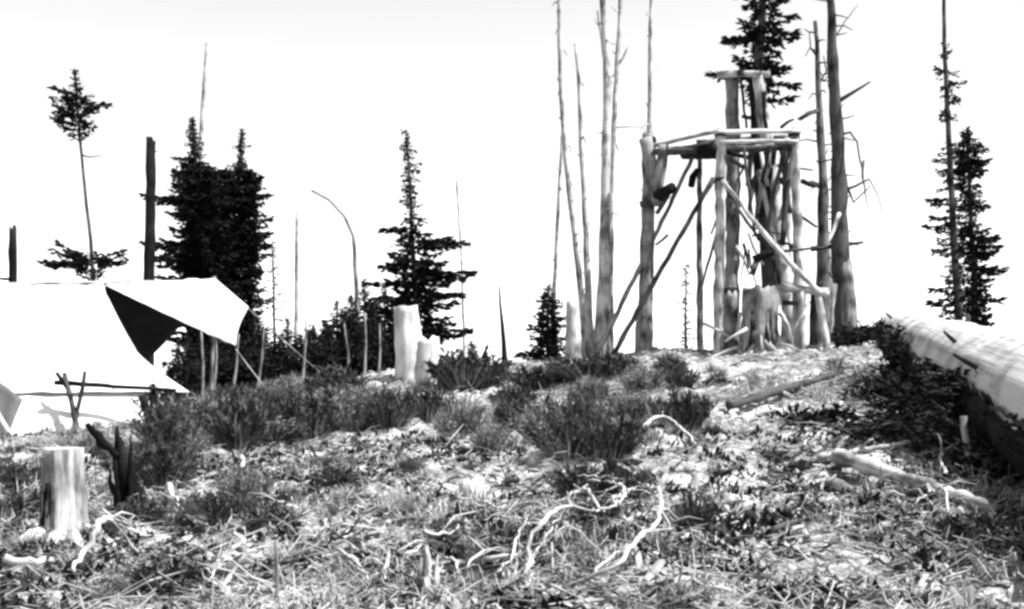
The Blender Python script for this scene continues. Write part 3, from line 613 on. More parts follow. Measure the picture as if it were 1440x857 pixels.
# grey tarp and prop at the tent's back corner
tp = thing('tarp', 'grey canvas tarp leaning on a pale pole at the tent wall', 'tarp', gfloor(P(0, 600, 16.6), 0)); po = tp.location.copy()
ta, tb = P(-60, 490, 17.0), P(32, 562, 16.8)
def tarp_fn(u, v):
    t = ta.lerp(tb, u); b = gfloor(t + Vector((-.12, -.3, 0)), .02); p = t.lerp(b, v); p.y += wr(u, v, .08); return p
ob = link('canvas_sheet', MB().grid(tarp_fn, 14, 10), 'greycanvas', tp, po); md = ob.modifiers.new('thickness', 'SOLIDIFY'); md.thickness = .008
e = P(26, 600, 16.2); e.z = gz(e.x, e.y) - .1
link('pole', MB().tube(resample([P(-40, 520, 16.55), e], [.03, .035], .2, .008, trn)[0], [.03] * len(resample([P(-40, 520, 16.55), e], [.03, .035], .2, .008, trn)[0]), 8, .08, trn), 'pale', tp, po)

# ------------------------------------------------------------------ great log on the right
lr = random.Random(77)
la = Vector((3.40, 5.4, 0)); lb = Vector((5.85, 18.6, 0))
lg = MB(); npt = 90; lp, lrad = [], []
for i in range(npt):
    t = i / (npt - 1); p = la.lerp(lb, t); rad = .58 + (.35 - .58) * t
    p.z = 1.16 + (3.0 - 1.16) * t
    lp.append(p); lrad.append(rad * (1 + .03 * math.sin(t * 23) + .02 * math.sin(t * 51)))
lg.tube(lp, lrad, 56, .010, lr)
lax = (lb - la).normalized()
for i_ in range(npt * 56):
    i0, k0 = divmod(i_, 56); a_ = k0 / 56 * 31.0
    d_ = lg.v[i_] - lp[i0]
    n_ = .3 * float(vnoise(np.array([i0 * .35]), np.array([k0 * .28]), 81)[0]) + .9 * float(vnoise(np.array([i0 * .06]), np.array([k0 * .9]), 82)[0]) + .2 * float(vnoise(np.array([i0 * .9]), np.array([k0 * .8]), 83)[0])
    lg.v[i_] = lp[i0] + d_ * (1 + .045 * n_)
bl = thing('fallen_log', 'huge pale fallen log lying beside dark slash on the slope', 'log', Vector((lp[40].x, lp[40].y, gz(lp[40].x, lp[40].y)))); blo = bl.location.copy()
link('trunk', lg, 'logwood', bl, blo)
for (t, an, L, w) in [(.62, 1.35, .08, .04), (.78, 1.2, .08, .03), (.5, 2.3, .14, .03), (.36, 2.6, .2, .03), (.9, 2.3, .12, .025), (.45, 3.0, .3, .03)]:
    i = int(t * (npt - 1)); ax_ = (lp[i + 1] - lp[i]).normalized(); sd = Vector((ax_.y, -ax_.x, 0)).normalized()
    n_ = sd * math.cos(an) + Vector((0, 0, 1)) * math.sin(an)
    link('branch_stub', MB().tube([lp[i] + n_ * lrad[i] * .8, lp[i] + n_ * (lrad[i] + L * .5) + ax_ * .04, lp[i] + n_ * (lrad[i] + L) + ax_ * .1], [w, w * .7, w * .45], 7, .1, lr), 'bark', bl, blo)
def shade_skin_fn(u, v):
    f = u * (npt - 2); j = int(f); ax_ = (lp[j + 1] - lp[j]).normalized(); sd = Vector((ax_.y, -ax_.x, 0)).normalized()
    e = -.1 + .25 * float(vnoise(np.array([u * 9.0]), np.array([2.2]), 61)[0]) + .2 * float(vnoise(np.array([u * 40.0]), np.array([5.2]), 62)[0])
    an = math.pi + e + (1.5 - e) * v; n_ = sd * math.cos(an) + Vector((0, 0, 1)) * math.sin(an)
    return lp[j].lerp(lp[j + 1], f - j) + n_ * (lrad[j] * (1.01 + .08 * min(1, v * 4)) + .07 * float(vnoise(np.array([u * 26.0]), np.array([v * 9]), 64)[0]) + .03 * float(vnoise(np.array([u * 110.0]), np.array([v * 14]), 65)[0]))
cg = MB().grid(shade_skin_fn, 260, 16); cg.g = [((i % 17) * .05, 0.0, (i // 17) * .053) for i in range(len(cg.v))]
link('shade_skin', cg, 'char_shade', bl, blo)  # near-black skin paints the shade on the log's lower side
# dark bark-like strips that fray the edge of the log's painted shade
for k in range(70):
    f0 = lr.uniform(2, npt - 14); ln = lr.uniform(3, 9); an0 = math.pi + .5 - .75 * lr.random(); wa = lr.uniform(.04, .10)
    def shade_strip_fn(u, v, f0=f0, ln=ln, an0=an0, wa=wa, k=k):
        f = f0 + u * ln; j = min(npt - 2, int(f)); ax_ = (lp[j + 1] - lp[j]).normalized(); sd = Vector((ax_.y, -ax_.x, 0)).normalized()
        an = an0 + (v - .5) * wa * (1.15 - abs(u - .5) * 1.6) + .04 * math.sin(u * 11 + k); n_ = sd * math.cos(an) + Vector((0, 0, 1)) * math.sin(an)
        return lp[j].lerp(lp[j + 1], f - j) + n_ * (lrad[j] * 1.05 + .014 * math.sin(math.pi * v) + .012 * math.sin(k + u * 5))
    gm = MB().grid(shade_strip_fn, 6, 3); gm.g = [((q % 4) * .03 + k, k * .7, (q // 4) * .08) for q in range(len(gm.v))]
    ob = link('bark_shade_strip', gm, 'char_shade' if k % 3 else 'bark', bl, blo); md = ob.modifiers.new('t', 'SOLIDIFY'); md.thickness = .025
# ------------------------------------------------------------------ stumps in the foreground
fs = thing('stump', 'pale sawn stump with one shaded side, beside a charred root snag', 'stump', ground_hit(90, 768)); YS = fs.location.y
sr = random.Random(4); k = .5 / ppm(YS)
pts = [P(92, 775, YS), P(91, 740, YS), P(90, 690, YS), P(89, 632, YS)]; pts[0].z = gz(pts[0].x, YS) - .12
pts, rad = resample(pts, [78 * k, 62 * k, 56 * k, 55 * k], .05, .003, sr)
link('trunk', MB().tube(pts, rad, 32, .05, sr, flute=4, cap=False), 'mid', fs, fs.location.copy())
for q in range(11):
    an_ = math.pi * (.55 + .09 * q) + sr.uniform(-.1, .1); i0_ = sr.randint(1, 5); i1_ = sr.randint(len(pts) - 6, len(pts) - 1); dv = Vector((math.cos(an_), -abs(math.sin(an_)), 0))
    ids = list(range(i0_, i1_)); wq = sr.uniform(.006, .018)
    link('bark_shade_strip', MB().tube([pts[i] + dv * rad[i] * .99 for i in ids], [wq * sr.uniform(.5, 1.3) for i in ids], 6, .25, sr), ('bark', 'grey', 'char_shade')[q % 3], fs, fs.location.copy())
top = pts[-1]; cp = MB(); cp.tube([top - Vector((0, 0, .03)), top + Vector((0, 0, .012))], [rad[-1] * 1.0, rad[-1] * .93], 32, .02, sr)
link('cut_top', cp, 'white', fs, fs.location.copy())
for q in range(5):
    a = -math.pi / 2 + (q - 2) * .7 + sr.uniform(-.2, .2); c0 = pts[2]; L = sr.uniform(.28, .45)
    e = Vector((c0.x + math.cos(a) * L, c0.y + math.sin(a) * L, 0)); e.z = gz(e.x, e.y) - .03
    m = c0.lerp(e, .5); m.z = gz(m.x, m.y) + .05
    link('root', MB().tube([c0, m, e], [.08, .05, .02], 8, .1, sr), 'mid', fs, fs.location.copy())
ch = thing('charred_snag', 'black charred root snag with slanting spike beside the pale sawn stump', 'stump', ground_hit(182, 728)); YC = ch.location.y; cho = ch.location.copy()
for q, (x0, x1, y1, w) in enumerate([(188, 165, 602, 20), (178, 172, 628, 24), (168, 160, 640, 16), (196, 186, 650, 15), (204, 192, 676, 10), (160, 168, 668, 14), (184, 184, 612, 8), (176, 152, 655, 9)]):
    yq = YC + sr.uniform(-.08, .08)
    pt = [P(x0, 740, yq), P(x0 + (x1 - x0) * .4 + sr.uniform(-3, 3), 740 + (y1 - 740) * .4, yq), P(x0 + (x1 - x0) * .75 + sr.uniform(-4, 4), 740 + (y1 - 740) * .75, yq), P(x1, y1, yq)]
    pt[0].z = gz(pt[0].x, yq) - .08
    pt, rd = resample(pt, [w * .55 / ppm(yq), w * .48 / ppm(yq), w * .4 / ppm(yq), w * .12 / ppm(yq)], .05, .007, sr)
    link('splinter', MB().tube(pt, [z * sr.uniform(.75, 1.25) for z in rd], 7, .2, sr, jag=.02), 'char_shade', ch, cho)
for (a_, b_, w) in [((166, 642), (122, 596), 15), ((186, 690), (248, 744), 6), ((172, 700), (150, 740), 9)]:
    pt, rd = resample([P(*a_, YC), P((a_[0] + b_[0]) / 2, (a_[1] + b_[1]) / 2 + 3, YC - .03), P(*b_, YC - .06)], [w * .3 / ppm(YC), w * .5 / ppm(YC), w * .2 / ppm(YC)], .05, .006, sr)
    link('splinter', MB().tube(pt, [z * sr.uniform(.8, 1.2) for z in rd], 7, .2, sr), 'char_shade', ch, cho)
cs = thing('charred_stump', 'small black charred stump with pointed top in the middle of the clearing', 'stump', ground_hit(870, 700)); YC2 = cs.location.y
for q, (dx, dw, ty, tx) in enumerate([(-14, 14, 652, -4), (-6, 16, 640, -4), (2, 18, 655, 2), (10, 15, 662, 4), (-8, 8, 618, -6), (16, 11, 674, 8), (0, 12, 646, -3)]):
    yq = YC2 + (-.06, .02, .07, 0, .03, -.03, -.08)[q]
    pt = [P(868 + dx * 1.25, 712, yq), P(868 + dx * 1.05, 685, yq), P(868 + dx + tx * .5, (685 + ty) / 2, yq), P(868 + dx + tx, ty, yq)]
    pt[0].z = gz(pt[0].x, yq) - .06
    pt, rd = resample(pt, [dw * .62 / ppm(yq), dw * .55 / ppm(yq), dw * .45 / ppm(yq), dw * .2 / ppm(yq)], .04, .006, sr)
    link('splinter', MB().tube(pt, [z * sr.uniform(.75, 1.25) for z in rd], 7, .2, sr, jag=.02), 'char_shade', cs, cs.location.copy())
for q in range(4):
    a = q * 1.6 + .4; e = cs.location + Vector((math.cos(a) * .3, math.sin(a) * .3, 0)); e.z = gz(e.x, e.y) - .02
    link('root', MB().tube([cs.location + Vector((0, 0, .12)), cs.location.lerp(e, .6) + Vector((0, 0, .05)), e], [.06, .04, .02], 7, .1, sr), 'char_shade', cs, cs.location.copy())
ws = thing('stump', 'small bleached splintered stump in the near litter', 'stump', ground_hit(602, 850)); YW = ws.location.y
for q, (dx, dw, ty, tx) in enumerate([(-20, 18, 822, -6), (-9, 18, 790, 2), (2, 20, 768, -3), (12, 17, 800, 3), (22, 14, 828, 8), (-2, 14, 812, 4), (8, 10, 782, 8)]):
    yq = YW + (0, .05, .0, -.03, .02, -.07, .06)[q]
    pt = [P(600 + dx * 1.3, 872, yq), P(600 + dx * 1.05, 845, yq), P(600 + dx + tx * .5, (845 + ty) / 2, yq), P(600 + dx + tx, ty, yq)]
    pt[0].z = gz(pt[0].x, yq) - .06
    pt, rd = resample(pt, [dw * .62 / ppm(yq), dw * .55 / ppm(yq), dw * .42 / ppm(yq), dw * .12 / ppm(yq)], .04, .005, sr)
    link('splinter', MB().tube(pt, [z * sr.uniform(.75, 1.25) for z in rd], 7, .2, sr, jag=.02), 'pale', ws, ws.location.copy())
bs = thing('stump', 'low round bleached stump in the litter below the shrub band', 'stump', ground_hit(665, 705)); col_px([(665, 714), (664, 692), (662, 674)], [46, 36, 32], bs.location.y, 'mid', bs, 'trunk', 14, flute=3, jag=.02)

LM = [(150, 575, 'the tent rail'), (92, 700, 'the pale sawn stump'), (190, 690, 'the charred root snag'), (302, 725, 'the low dark spreading shrub'), (590, 525, 'the tall white stump'), (708, 500, 'the lone charred stick'), (770, 490, 'the small bushy conifer'), (806, 500, 'the stout grey broken stump'), (908, 500, 'the braced corner trunk'), (868, 680, 'the charred pointed stump'), (945, 622, 'the arched pale branch'), (850, 775, 'the white branch tangle'), (600, 815, 'the splintered bleached stump'), (665, 695, 'the low round stump'), (1100, 568, 'the slim dark log'), (1300, 700, 'the long pale log'), (1205, 705, 'the half-buried log'), (976, 725, 'the dark upright tuft'), (1380, 620, 'the huge log'), (1240, 590, 'the dark cut boughs'), (388, 800, 'the thin upright stick'), (450, 560, 'the thicket of young conifers'), (300, 590, 'the awning pole'), (1010, 490, 'the pale tower post'), (135, 810, 'the forked bleached branch'), (1125, 755, 'the dark rotten branch'), (730, 690, 'the level grey branch')]
def near_lm(px, py): return min(LM, key=lambda q: (q[0] - px) ** 2 + (2.2 * (q[1] - py)) ** 2)[2]
# ------------------------------------------------------------------ fallen branches that the photo shows one by one
def ground_branch(name, label, pl, w0, w1, mat, lift=0.03, cat='branch', seed=0, arch=0.0, twigs=(), straight=False):
    rnd = random.Random(seed * 13 + 5); n = len(pl); pts = []
    if not straight:
        w0 *= .72; w1 *= .5
        if mat == 'pale' and pl[0][1] > 690: lift += .05
    if cat == 'branch' and not twigs: twigs = [(rnd.uniform(.15, .9), rnd.uniform(-1, 1), rnd.uniform(-.4, 1), rnd.uniform(.08, .28)) for _ in range(rnd.choice((1, 2, 3)))]
    for i, (x, y) in enumerate(pl):
        h = ground_hit(x, y); t = i / (n - 1); h.z += lift + arch * math.sin(math.pi * t); pts.append(h)
    if straight:
        a_, b_ = pts[0].copy(), pts[-1].copy(); pts = [a_.lerp(b_, i / (n - 1)) + Vector((0, 0, arch * math.sin(math.pi * i / (n - 1)))) for i in range(n)]
    rad = [(w0 + (w1 - w0) * i / (n - 1)) * .5 / ppm(pts[i].y) for i in range(n)]
    # smooth spline through the points
    sp, sr_ = [], []
    for i in range(n - 1):
        p0, p1, p2, p3 = pts[max(0, i - 1)], pts[i], pts[i + 1], pts[min(n - 1, i + 2)]
        m = max(3, int((p2 - p1).length / .06))
        for q in range(m):
            t = q / m; t2, t3 = t * t, t * t * t
            sp.append(.5 * ((2 * p1) + (p2 - p0) * t + (2 * p0 - 5 * p1 + 4 * p2 - p3) * t2 + (3 * p1 - p0 - 3 * p2 + p3) * t3)); sr_.append(rad[i] + (rad[i + 1] - rad[i]) * t)
    sp.append(pts[-1]); sr_.append(rad[-1])
    sp = [p + Vector((rnd.uniform(-.006, .006), rnd.uniform(-.006, .006), rnd.uniform(-.006, .006))) for p in sp]
    kn = 1.0; kk = []
    for _ in sp: kn += (1 - kn) * .4 + rnd.uniform(-.22, .22); kk.append(kn)
    sr_ = [a_ * min(1.5, max(.6, b_)) for a_, b_ in zip(sr_, kk)]
    if not straight: sp = [p + Vector((rnd.uniform(-.012, .012), rnd.uniform(-.012, .012), rnd.uniform(-.012, .006))) for p in sp]
    o = sp[len(sp) // 2].copy(); o.z = gz(o.x, o.y)
    if twigs:
        root = thing(name, label, cat, o); link('stem', MB().tube(sp, sr_, 9, .08, rnd), mat, root, o)
        for (i, dx, dy, L) in twigs:
            st = sp[min(len(sp) - 1, int(i * len(sp)))]; d = Vector((dx, dy, rnd.uniform(.05, .35))).normalized()
            e = st + d * L; e.z = max(e.z, gz(e.x, e.y) + .01)
            mdp = st.lerp(e, .5) + Vector((rnd.uniform(-.03, .03), rnd.uniform(-.03, .03), .03))
            link('twig', MB().tube([st, mdp, e], [sr_[0] * .5, sr_[0] * .38, sr_[0] * .2], 6, .1, rnd), mat, root, o)
        return root
    ob = link(name, MB().tube(sp, sr_, 9, .08, rnd), mat, None, o); return tag(ob, label, cat)
ground_branch('fallen_log', 'slim dark fallen log near the foot of the tower slope', [(1025, 584), (1080, 572), (1130, 556), (1172, 545)], 13, 9, 'bark', .14, 'log', 1, straight=True)
ground_branch('fallen_log', 'long pale barkless log slanting down below the dark slash', [(1178, 660), (1240, 680), (1320, 700), (1405, 728)], 24, 16, 'pale', .09, 'log', 2, straight=True)
ground_branch('fallen_log', 'dark grey half-buried log just under the long pale log', [(1176, 684), (1230, 700), (1300, 722)], 34, 24, 'grey', .0, 'log', 3, straight=True)
ground_branch('branch', 'straight grey branch crossing the top end of the long pale log', [(1150, 656), (1215, 648), (1290, 632)], 9, 6, 'mid', .08, seed=4, straight=True)
ground_branch('branch', 'arched pale root-like branch beside the dark tuft below the tower', [(885, 632), (920, 616), (950, 615), (985, 634)], 10, 8, 'pale', .04, seed=5, arch=.08)
ground_branch('branch', 'big hooked white branch curling round the near tangle', [(795, 842), (860, 848), (905, 820), (926, 780), (928, 745), (915, 722), (890, 718), (860, 738)], 9, 7, 'pale', .06, seed=6, arch=.10, twigs=[(.5, .6, .5, .25), (.7, .8, -.2, .2)])
ground_branch('branch', 'white branch forking upward across the near tangle', [(742, 850), (752, 815), (788, 775), (838, 758), (878, 726)], 10, 6, 'pale', .06, seed=7, arch=.08, twigs=[(.4, -.6, .6, .3), (.6, .5, .7, .3), (.8, -.2, .9, .25)])
ground_branch('branch', 'white loop of branch over a dark hollow in the near tangle', [(818, 712), (826, 736), (852, 760), (880, 735), (860, 712), (826, 700)], 7, 5, 'pale', .07, seed=8, arch=.05)
ground_branch('branch', 'thin white branch running level through the near tangle', [(810, 700), (860, 706), (905, 712), (932, 728)], 6, 4, 'pale', .08, seed=9, arch=.05)
ground_branch('branch', 'white branch reaching sideways from the tangle toward the splintered stump', [(680, 806), (712, 808), (745, 800), (780, 770), (802, 740)], 9, 5, 'pale', .05, seed=10, twigs=[(.5, -.3, .8, .25)])
ground_branch('branch', 'curved white branch leaning against the small splintered stump', [(540, 845), (548, 825), (565, 810), (585, 800)], 9, 6, 'pale', .05, seed=11, arch=.05)
ground_branch('branch', 'pale crooked branch lying below the near shrubs, left of splintered stump', [(480, 800), (505, 822), (520, 850)], 10, 7, 'pale', .04, seed=12)
ground_branch('branch', 'bleached forked branch in front of the pale sawn stump', [(158, 768), (138, 790), (125, 815), (98, 842)], 10, 13, 'pale', .06, seed=13, arch=.05, twigs=[(.05, -.5, .6, .2), (.12, .7, .4, .15)])
ground_branch('branch', 'stout pale branch lying behind the pale sawn stump', [(58, 628), (95, 618), (132, 606), (160, 612)], 14, 16, 'pale', .05, seed=14)
ground_branch('branch', 'wide bleached slab of wood at the near edge by the sawn stump', [(5, 822), (40, 820), (72, 816)], 20, 16, 'pale', .03, seed=15)
ground_branch('branch', 'pale stick slanting past the dark hollow shrub', [(236, 708), (258, 735), (275, 750)], 9, 11, 'pale', .05, seed=16)
ground_branch('branch', 'thin dark branch lying level in the pale litter right of the tangle', [(945, 800), (985, 785), (1000, 775), (1060, 772)], 7, 5, 'bark', .04, seed=17)
ground_branch('branch', 'dark rotten branch lying below the half-buried log', [(1085, 765), (1120, 758), (1165, 742)], 14, 10, 'bark', .04, seed=18)
ground_branch('branch', 'thin grey branch lying level, left of the charred pointed stump', [(695, 690), (730, 690), (765, 686)], 7, 5, 'bark', .03, seed=19)
ground_branch('branch', 'bent pale root below the long pale log', [(1305, 705), (1312, 722), (1330, 735), (1332, 750)], 8, 6, 'pale', .06, seed=20, arch=.06)
ground_branch('branch', 'pale ring-shaped root at the edge of the dark slash', [(1330, 680), (1325, 660), (1345, 645), (1365, 655), (1362, 675)], 7, 5, 'pale', .08, seed=21, arch=.08)
up = [(388, 760, 390, 860, 7, 'grey', 'thin upright dead stick in the near shrubs'), (415, 835, 418, 862, 6, 'bark', 'short upright dark stick near the thin upright dead stick'), (490, 525, 497, 556, 5, 'pale', 'pale short stick at the edge of the thicket')]
for i, (x, y, x2, y2, w, mt, lb_) in enumerate(up):
    h = ground_hit(x2, min(y2, 856)); a = P(x, y, h.y); b = h - Vector((0, 0, .08))
    pt, rd = resample([b, a], [w * .5 / ppm(h.y), w * .35 / ppm(h.y)], .08, .005, sr)
    tag(link('stick', MB().tube(pt, rd, 7, .1, sr), mt, None, h), lb_, 'stick')

for k_, (pl_, w_) in enumerate([([(836, 846), (868, 822), (896, 800), (905, 770)], 6), ([(700, 842), (722, 818), (735, 790), (770, 765)], 7), ([(790, 742), (815, 726), (850, 722), (884, 700)], 5), ([(846, 800), (820, 796), (790, 805), (760, 812)], 5), ([(655, 820), (690, 808), (720, 806)], 6), ([(880, 770), (905, 752), (930, 748), (945, 757)], 6), ([(618, 800), (640, 820), (652, 850)], 6)]):
    ob = ground_branch('branch', 'thin white branch tangled among the larger curling white ones', pl_, w_, w_ * .6, 'pale', .05, seed=60 + k_, arch=.05); ob['group'] = 'thin white branches of the near tangle'
br = random.Random(321)
for i in range(64):
    x = br.uniform(10, 1430); y = 640 + 215 * br.random() ** .8; L = br.uniform(18, 60) * (.6 + (y - 600) / 300); a = br.uniform(-.5, .5) + (math.pi if br.random() < .5 else 0); k = br.uniform(-.9, .9)
    pl = [(x, y)]
    for q in range(3):
        x += math.cos(a) * L / 3; y += math.sin(a) * L / 6; a += k * br.uniform(.5, 1.2); pl.append((x, min(y, 862)))
    w = br.uniform(3.5, 8); dark = br.random() < .3
    k_ = near_lm(*pl[0]); n_ = 'dark' if dark else 'bleached'
    ob = ground_branch('branch', f'short {n_} crooked branch in the litter near {k_}', pl, w, w * .6, 'bark' if dark else 'pale', .03, seed=100 + i, arch=br.uniform(0, .06))
    ob['group'] = f'short {n_} branches near {k_}'
# ------------------------------------------------------------------ dark slash (cut conifer boughs) before the log
def slash(label, pl, w, seed, lift=.15, mat='needle'):
    rnd = random.Random(seed); pts = []
    for i, (x, y, dz) in enumerate(pl):
        h = ground_hit(x, y); h.z += dz; pts.append(h)
    o = pts[0].copy(); o.z = gz(o.x, o.y)
    root = thing('cut_bough', label, 'bough', o, None)
    pt, rd = resample(pts, [.03 - .02 * i / (len(pts) - 1) for i in range(len(pts))], .08, .01, rnd)
    link('stem', MB().tube(pt, rd, 6, .1, rnd), 'bark', root, o)
    lf = MB(); wd = MB()
    for i, p in enumerate(pt):
        t = i / len(pt)
        for k in range(3):
            az = rnd.uniform(0, 6.28); add_bough(lf, wd, p, az, w * rnd.uniform(.4, 1.1) * (1 - .6 * t), rnd, .25, .10, .03, 4, rnd.uniform(-.1, .7))
    link('needles', lf, mat, root, o, smooth=False)
    link('side_shoots', wd, 'bark', root, o)['kind'] = 'stuff'
slash('dark cut bough pointing out from the far end of the huge log', [(1285, 545, .4), (1250, 540, .55), (1220, 520, .5), (1185, 505, .35)], .30, 1)
slash('dark cut bough standing upright at the end of huge log', [(1262, 560, .05), (1256, 560, .4), (1250, 560, .7), (1244, 560, .85)], .2, 2)
slash('dark cut bough sprawled along the shaded side of huge log', [(1240, 600, .1), (1290, 600, .3), (1340, 610, .45)], .42, 3)
slash('dark cut bough lying low below the shaded side of huge log', [(1200, 630, .1), (1260, 630, .2), (1330, 650, .25)], .34, 4)
slash('dark cut bough pressed up against the middle of huge log', [(1345, 640, .15), (1360, 620, .35), (1335, 580, .55)], .36, 5)
slash('dark cut bough crossing under the nearer part of huge log', [(1380, 690, .1), (1410, 660, .25), (1436, 650, .3)], .34, 6)
slash('dark cut bough tucked under the end of the fallen log', [(1230, 560, .05), (1270, 580, .25), (1300, 560, .4)], .42, 8)
slash('dark cut bough spread before the long pale log', [(1190, 610, .05), (1230, 615, .15), (1290, 620, .2)], .36, 9)
slash('dark cut bough hanging on the shaded side of huge log', [(1330, 600, .3), (1370, 620, .45), (1410, 640, .5)], .34, 10)
slash('dark cut bough filling the hollow under huge log beside the pale stick', [(1370, 660, .1), (1400, 640, .3), (1440, 640, .45)], .4, 11)
slash('dark cut bough drooping over the ground by the pale ring root', [(1340, 655, .05), (1385, 680, .15), (1445, 690, .2)], .34, 12)
slash('small dark cut bough lying beside the slim dark log', [(1090, 600, .04), (1130, 605, .1), (1185, 595, .14)], .18, 7)
for k_, (lab_, pl_) in enumerate([('pale stick poking up through the slash beside the log', [(1362, 650, .05), (1366, 640, .32)])]):
    a = ground_hit(1365, 672); b = a + Vector((-.02, .05, .42)); tag(link('stick', MB().tube(resample([a - Vector((0, 0, .05)), b], [.03, .022], .08, .005, sr)[0], [.028] * len(resample([a - Vector((0, 0, .05)), b], [.03, .022], .08, .005, sr)[0]), 7, .1, sr), 'mid', None, a), lab_, 'stick')

# ------------------------------------------------------------------ shrubs and dry tufts
def shrub_mesh(seed, stems, R, H, leafl, leafw, nleaf, blade=False):
    rnd = random.Random(seed); lf = MB(); wd = MB()
    for k in range(stems):
        az = rnd.uniform(0, 6.28); sp = math.sqrt(rnd.random()); h = H * rnd.uniform(.5, 1.0) * (1 - .35 * sp * sp)
        b0 = Vector((math.cos(az) * R * .35 * sp, math.sin(az) * R * .35 * sp, -.04)); e = Vector((math.cos(az) * R * sp * rnd.uniform(.8, 1.1), math.sin(az) * R * sp * rnd.uniform(.8, 1.1), h))
        c = b0.lerp(e, .5) + Vector((0, 0, h * .22))
        def q(t): return b0 * (1 - t) ** 2 + c * 2 * t * (1 - t) + e * t * t
        if blade:
            w = rnd.uniform(.003, .007); sd = Vector((-math.sin(az), math.cos(az), 0)) * w; bb = len(lf.v)
            for i in range(5):
                t = i / 4; p = q(t); s2 = sd * (1 - t * .9); lf.v += [p - s2, p + s2]; lf.g += [tuple(p)] * 2
            for i in range(4): lf.f.append((bb + 2 * i, bb + 2 * i + 1, bb + 2 * i + 3, bb + 2 * i + 2))
        else:
            wd.tube([q(0), q(.5), q(1)], [.008, .006, .003], 4, 0, rnd, cap=False)
            for i in range(nleaf):
                t = .12 + .88 * (i + rnd.random()) / nleaf; p = q(t)
                d = (e - b0).normalized() * .6 + Vector((rnd.gauss(0, .7), rnd.gauss(0, .7), rnd.gauss(.25, .5)))
                lf.leaf(p, d, leafl * rnd.uniform(.6, 1.4), leafw * rnd.uniform(.7, 1.3), rnd)
    return lf, wd
def to_me(mb, name, mat):
    o = link(name, mb, mat, None, (0, 0, 0), smooth=False); me = o.data; bpy.data.objects.remove(o); return me
SH = []
for s in range(4):
    lf, wd = shrub_mesh(100 + s, (110, 95, 130, 115)[s], .56, .40 + .05 * (s % 2), (.07, .09, .055, .08)[s], (.022, .03, .018, .014)[s], 22)
    SH.append((to_me(lf, 'leaves', 'shrub2' if s == 3 else 'shrub'), to_me(wd, 'stems', 'bark')))
SB = [to_me(shrub_mesh(300 + s, 150, .66, .40, 0, 0, 0, True)[0], 'blades', 'shag') for s in range(4)]
GR = [to_me(shrub_mesh(200 + s, 170, .42, .42, 0, 0, 0, True)[0], 'grass_tuft', 'grass') for s in range(4)]
def place_shrub(px, py, wpx, hpx, label, group, kind=0, i=0, at=None):
    h = at if at is not None else ground_hit(px, py); s = 1 / ppm(h.y)
    sx = wpx * s / 1.0; sz = hpx * s / .45
    rz = rng.uniform(0, 6.28)
    if kind == 0:
        r = thing('low_shrub', label, 'shrub', h, group); r.rotation_euler.z = rz; r.scale = (sx, sx, sz)
        for me, nm in zip(SH[i % 4] + ((SB[i % 4],) if wpx > 40 else ()), ('leaves', 'stems', 'blades')):
            ob = bpy.data.objects.new(nm, me); col.objects.link(ob); ob.parent = r
    else:
        ob = bpy.data.objects.new('grass_tuft', GR[i % 4]); col.objects.link(ob); ob.location = h; ob.rotation_euler.z = rz
        ob.scale = (sx * 1.1, sx * 1.1, sz); tag(ob, label, 'grass', group)
band = [(235, 640, 100, 70), (335, 632, 100, 75), (285, 612, 130, 60), (385, 600, 90, 50), (440, 615, 110, 62), (500, 604, 90, 60), (548, 602, 90, 62), (600, 592, 80, 52), (650, 622, 80, 66), (690, 545, 70, 34), (750, 548, 90, 36), (765, 622, 90, 56), (805, 615, 80, 66), (840, 650, 60, 56), (905, 553, 70, 40), (958, 548, 50, 40), (910, 602, 66, 44), (690, 640, 60, 40), (575, 560, 60, 34), (470, 575, 80, 45), (625, 560, 70, 36), (720, 580, 70, 40), (830, 565, 70, 40), (205, 660, 60, 60), (1010, 545, 40, 24), (410, 570, 70, 40), (325, 585, 80, 44), (860, 530, 70, 34), (790, 535, 70, 34), (260, 600, 70, 50), (940, 525, 50, 26)]
sr2 = random.Random(55)
for i in range(16):
    x = sr2.uniform(190, 960); t = sr2.random(); y0 = 600 - (x - 200) * .085
    band.append((x, y0 - 22 + 75 * t, sr2.uniform(45, 140), sr2.uniform(22, 60)))
for (x, y, w, h) in [(230, 690, 110, 60), (345, 700, 80, 50), (380, 750, 90, 60), (250, 840, 150, 50), (170, 850, 120, 44), (800, 650, 110, 60), (860, 640, 100, 60), (880, 600, 90, 50), (20, 690, 90, 50), (30, 740, 80, 50), (130, 640, 80, 40), (470, 690, 70, 34), (1380, 770, 130, 44)]:
    band.append((x, y, w, h))
band = [b for b in band if not (535 < b[0] < 640 and b[1] < 592)]
for i, b in enumerate(band):
    k_ = near_lm(b[0], b[1]); w_ = 'grey-leaved' if i % 3 == 2 else 'dark'; z_ = 'broad' if b[2] > 85 else 'small'
    place_shrub(*b, f'{z_} low {w_} shrub {"on the crest" if b[1] < 640 else "in the clearing"} near {k_}', f'{z_} {w_} shrubs {"on the crest" if b[1] < 640 else "in the clearing"} near {k_}', 0, 3 if i % 3 == 2 else i % 3)
place_shrub(962, 604, 84, 56, 'dark round shrub above the arched pale branch below the tower', None, 0, 1)
place_shrub(976, 742, 64, 66, 'dark upright tuft-like shrub in the pale litter right of the near tangle', None, 0, 2)
place_shrub(302, 738, 120, 52, 'low dark spreading shrub beside the pale slanting stick', None, 0, 2)
place_shrub(815, 694, 100, 48, 'dark ragged shrub just left of the charred pointed stump', None, 0, 0)
place_shrub(200, 742, 70, 40, 'dark leafy shrub round the foot of the charred root snag', None, 0, 1)
place_shrub(140, 775, 60, 34, 'dark low shrub at the foot of the pale sawn stump', None, 0, 2)
place_shrub(885, 706, 70, 46, 'dark ragged shrub hugging the splintered charred stump', None, 0, 2)
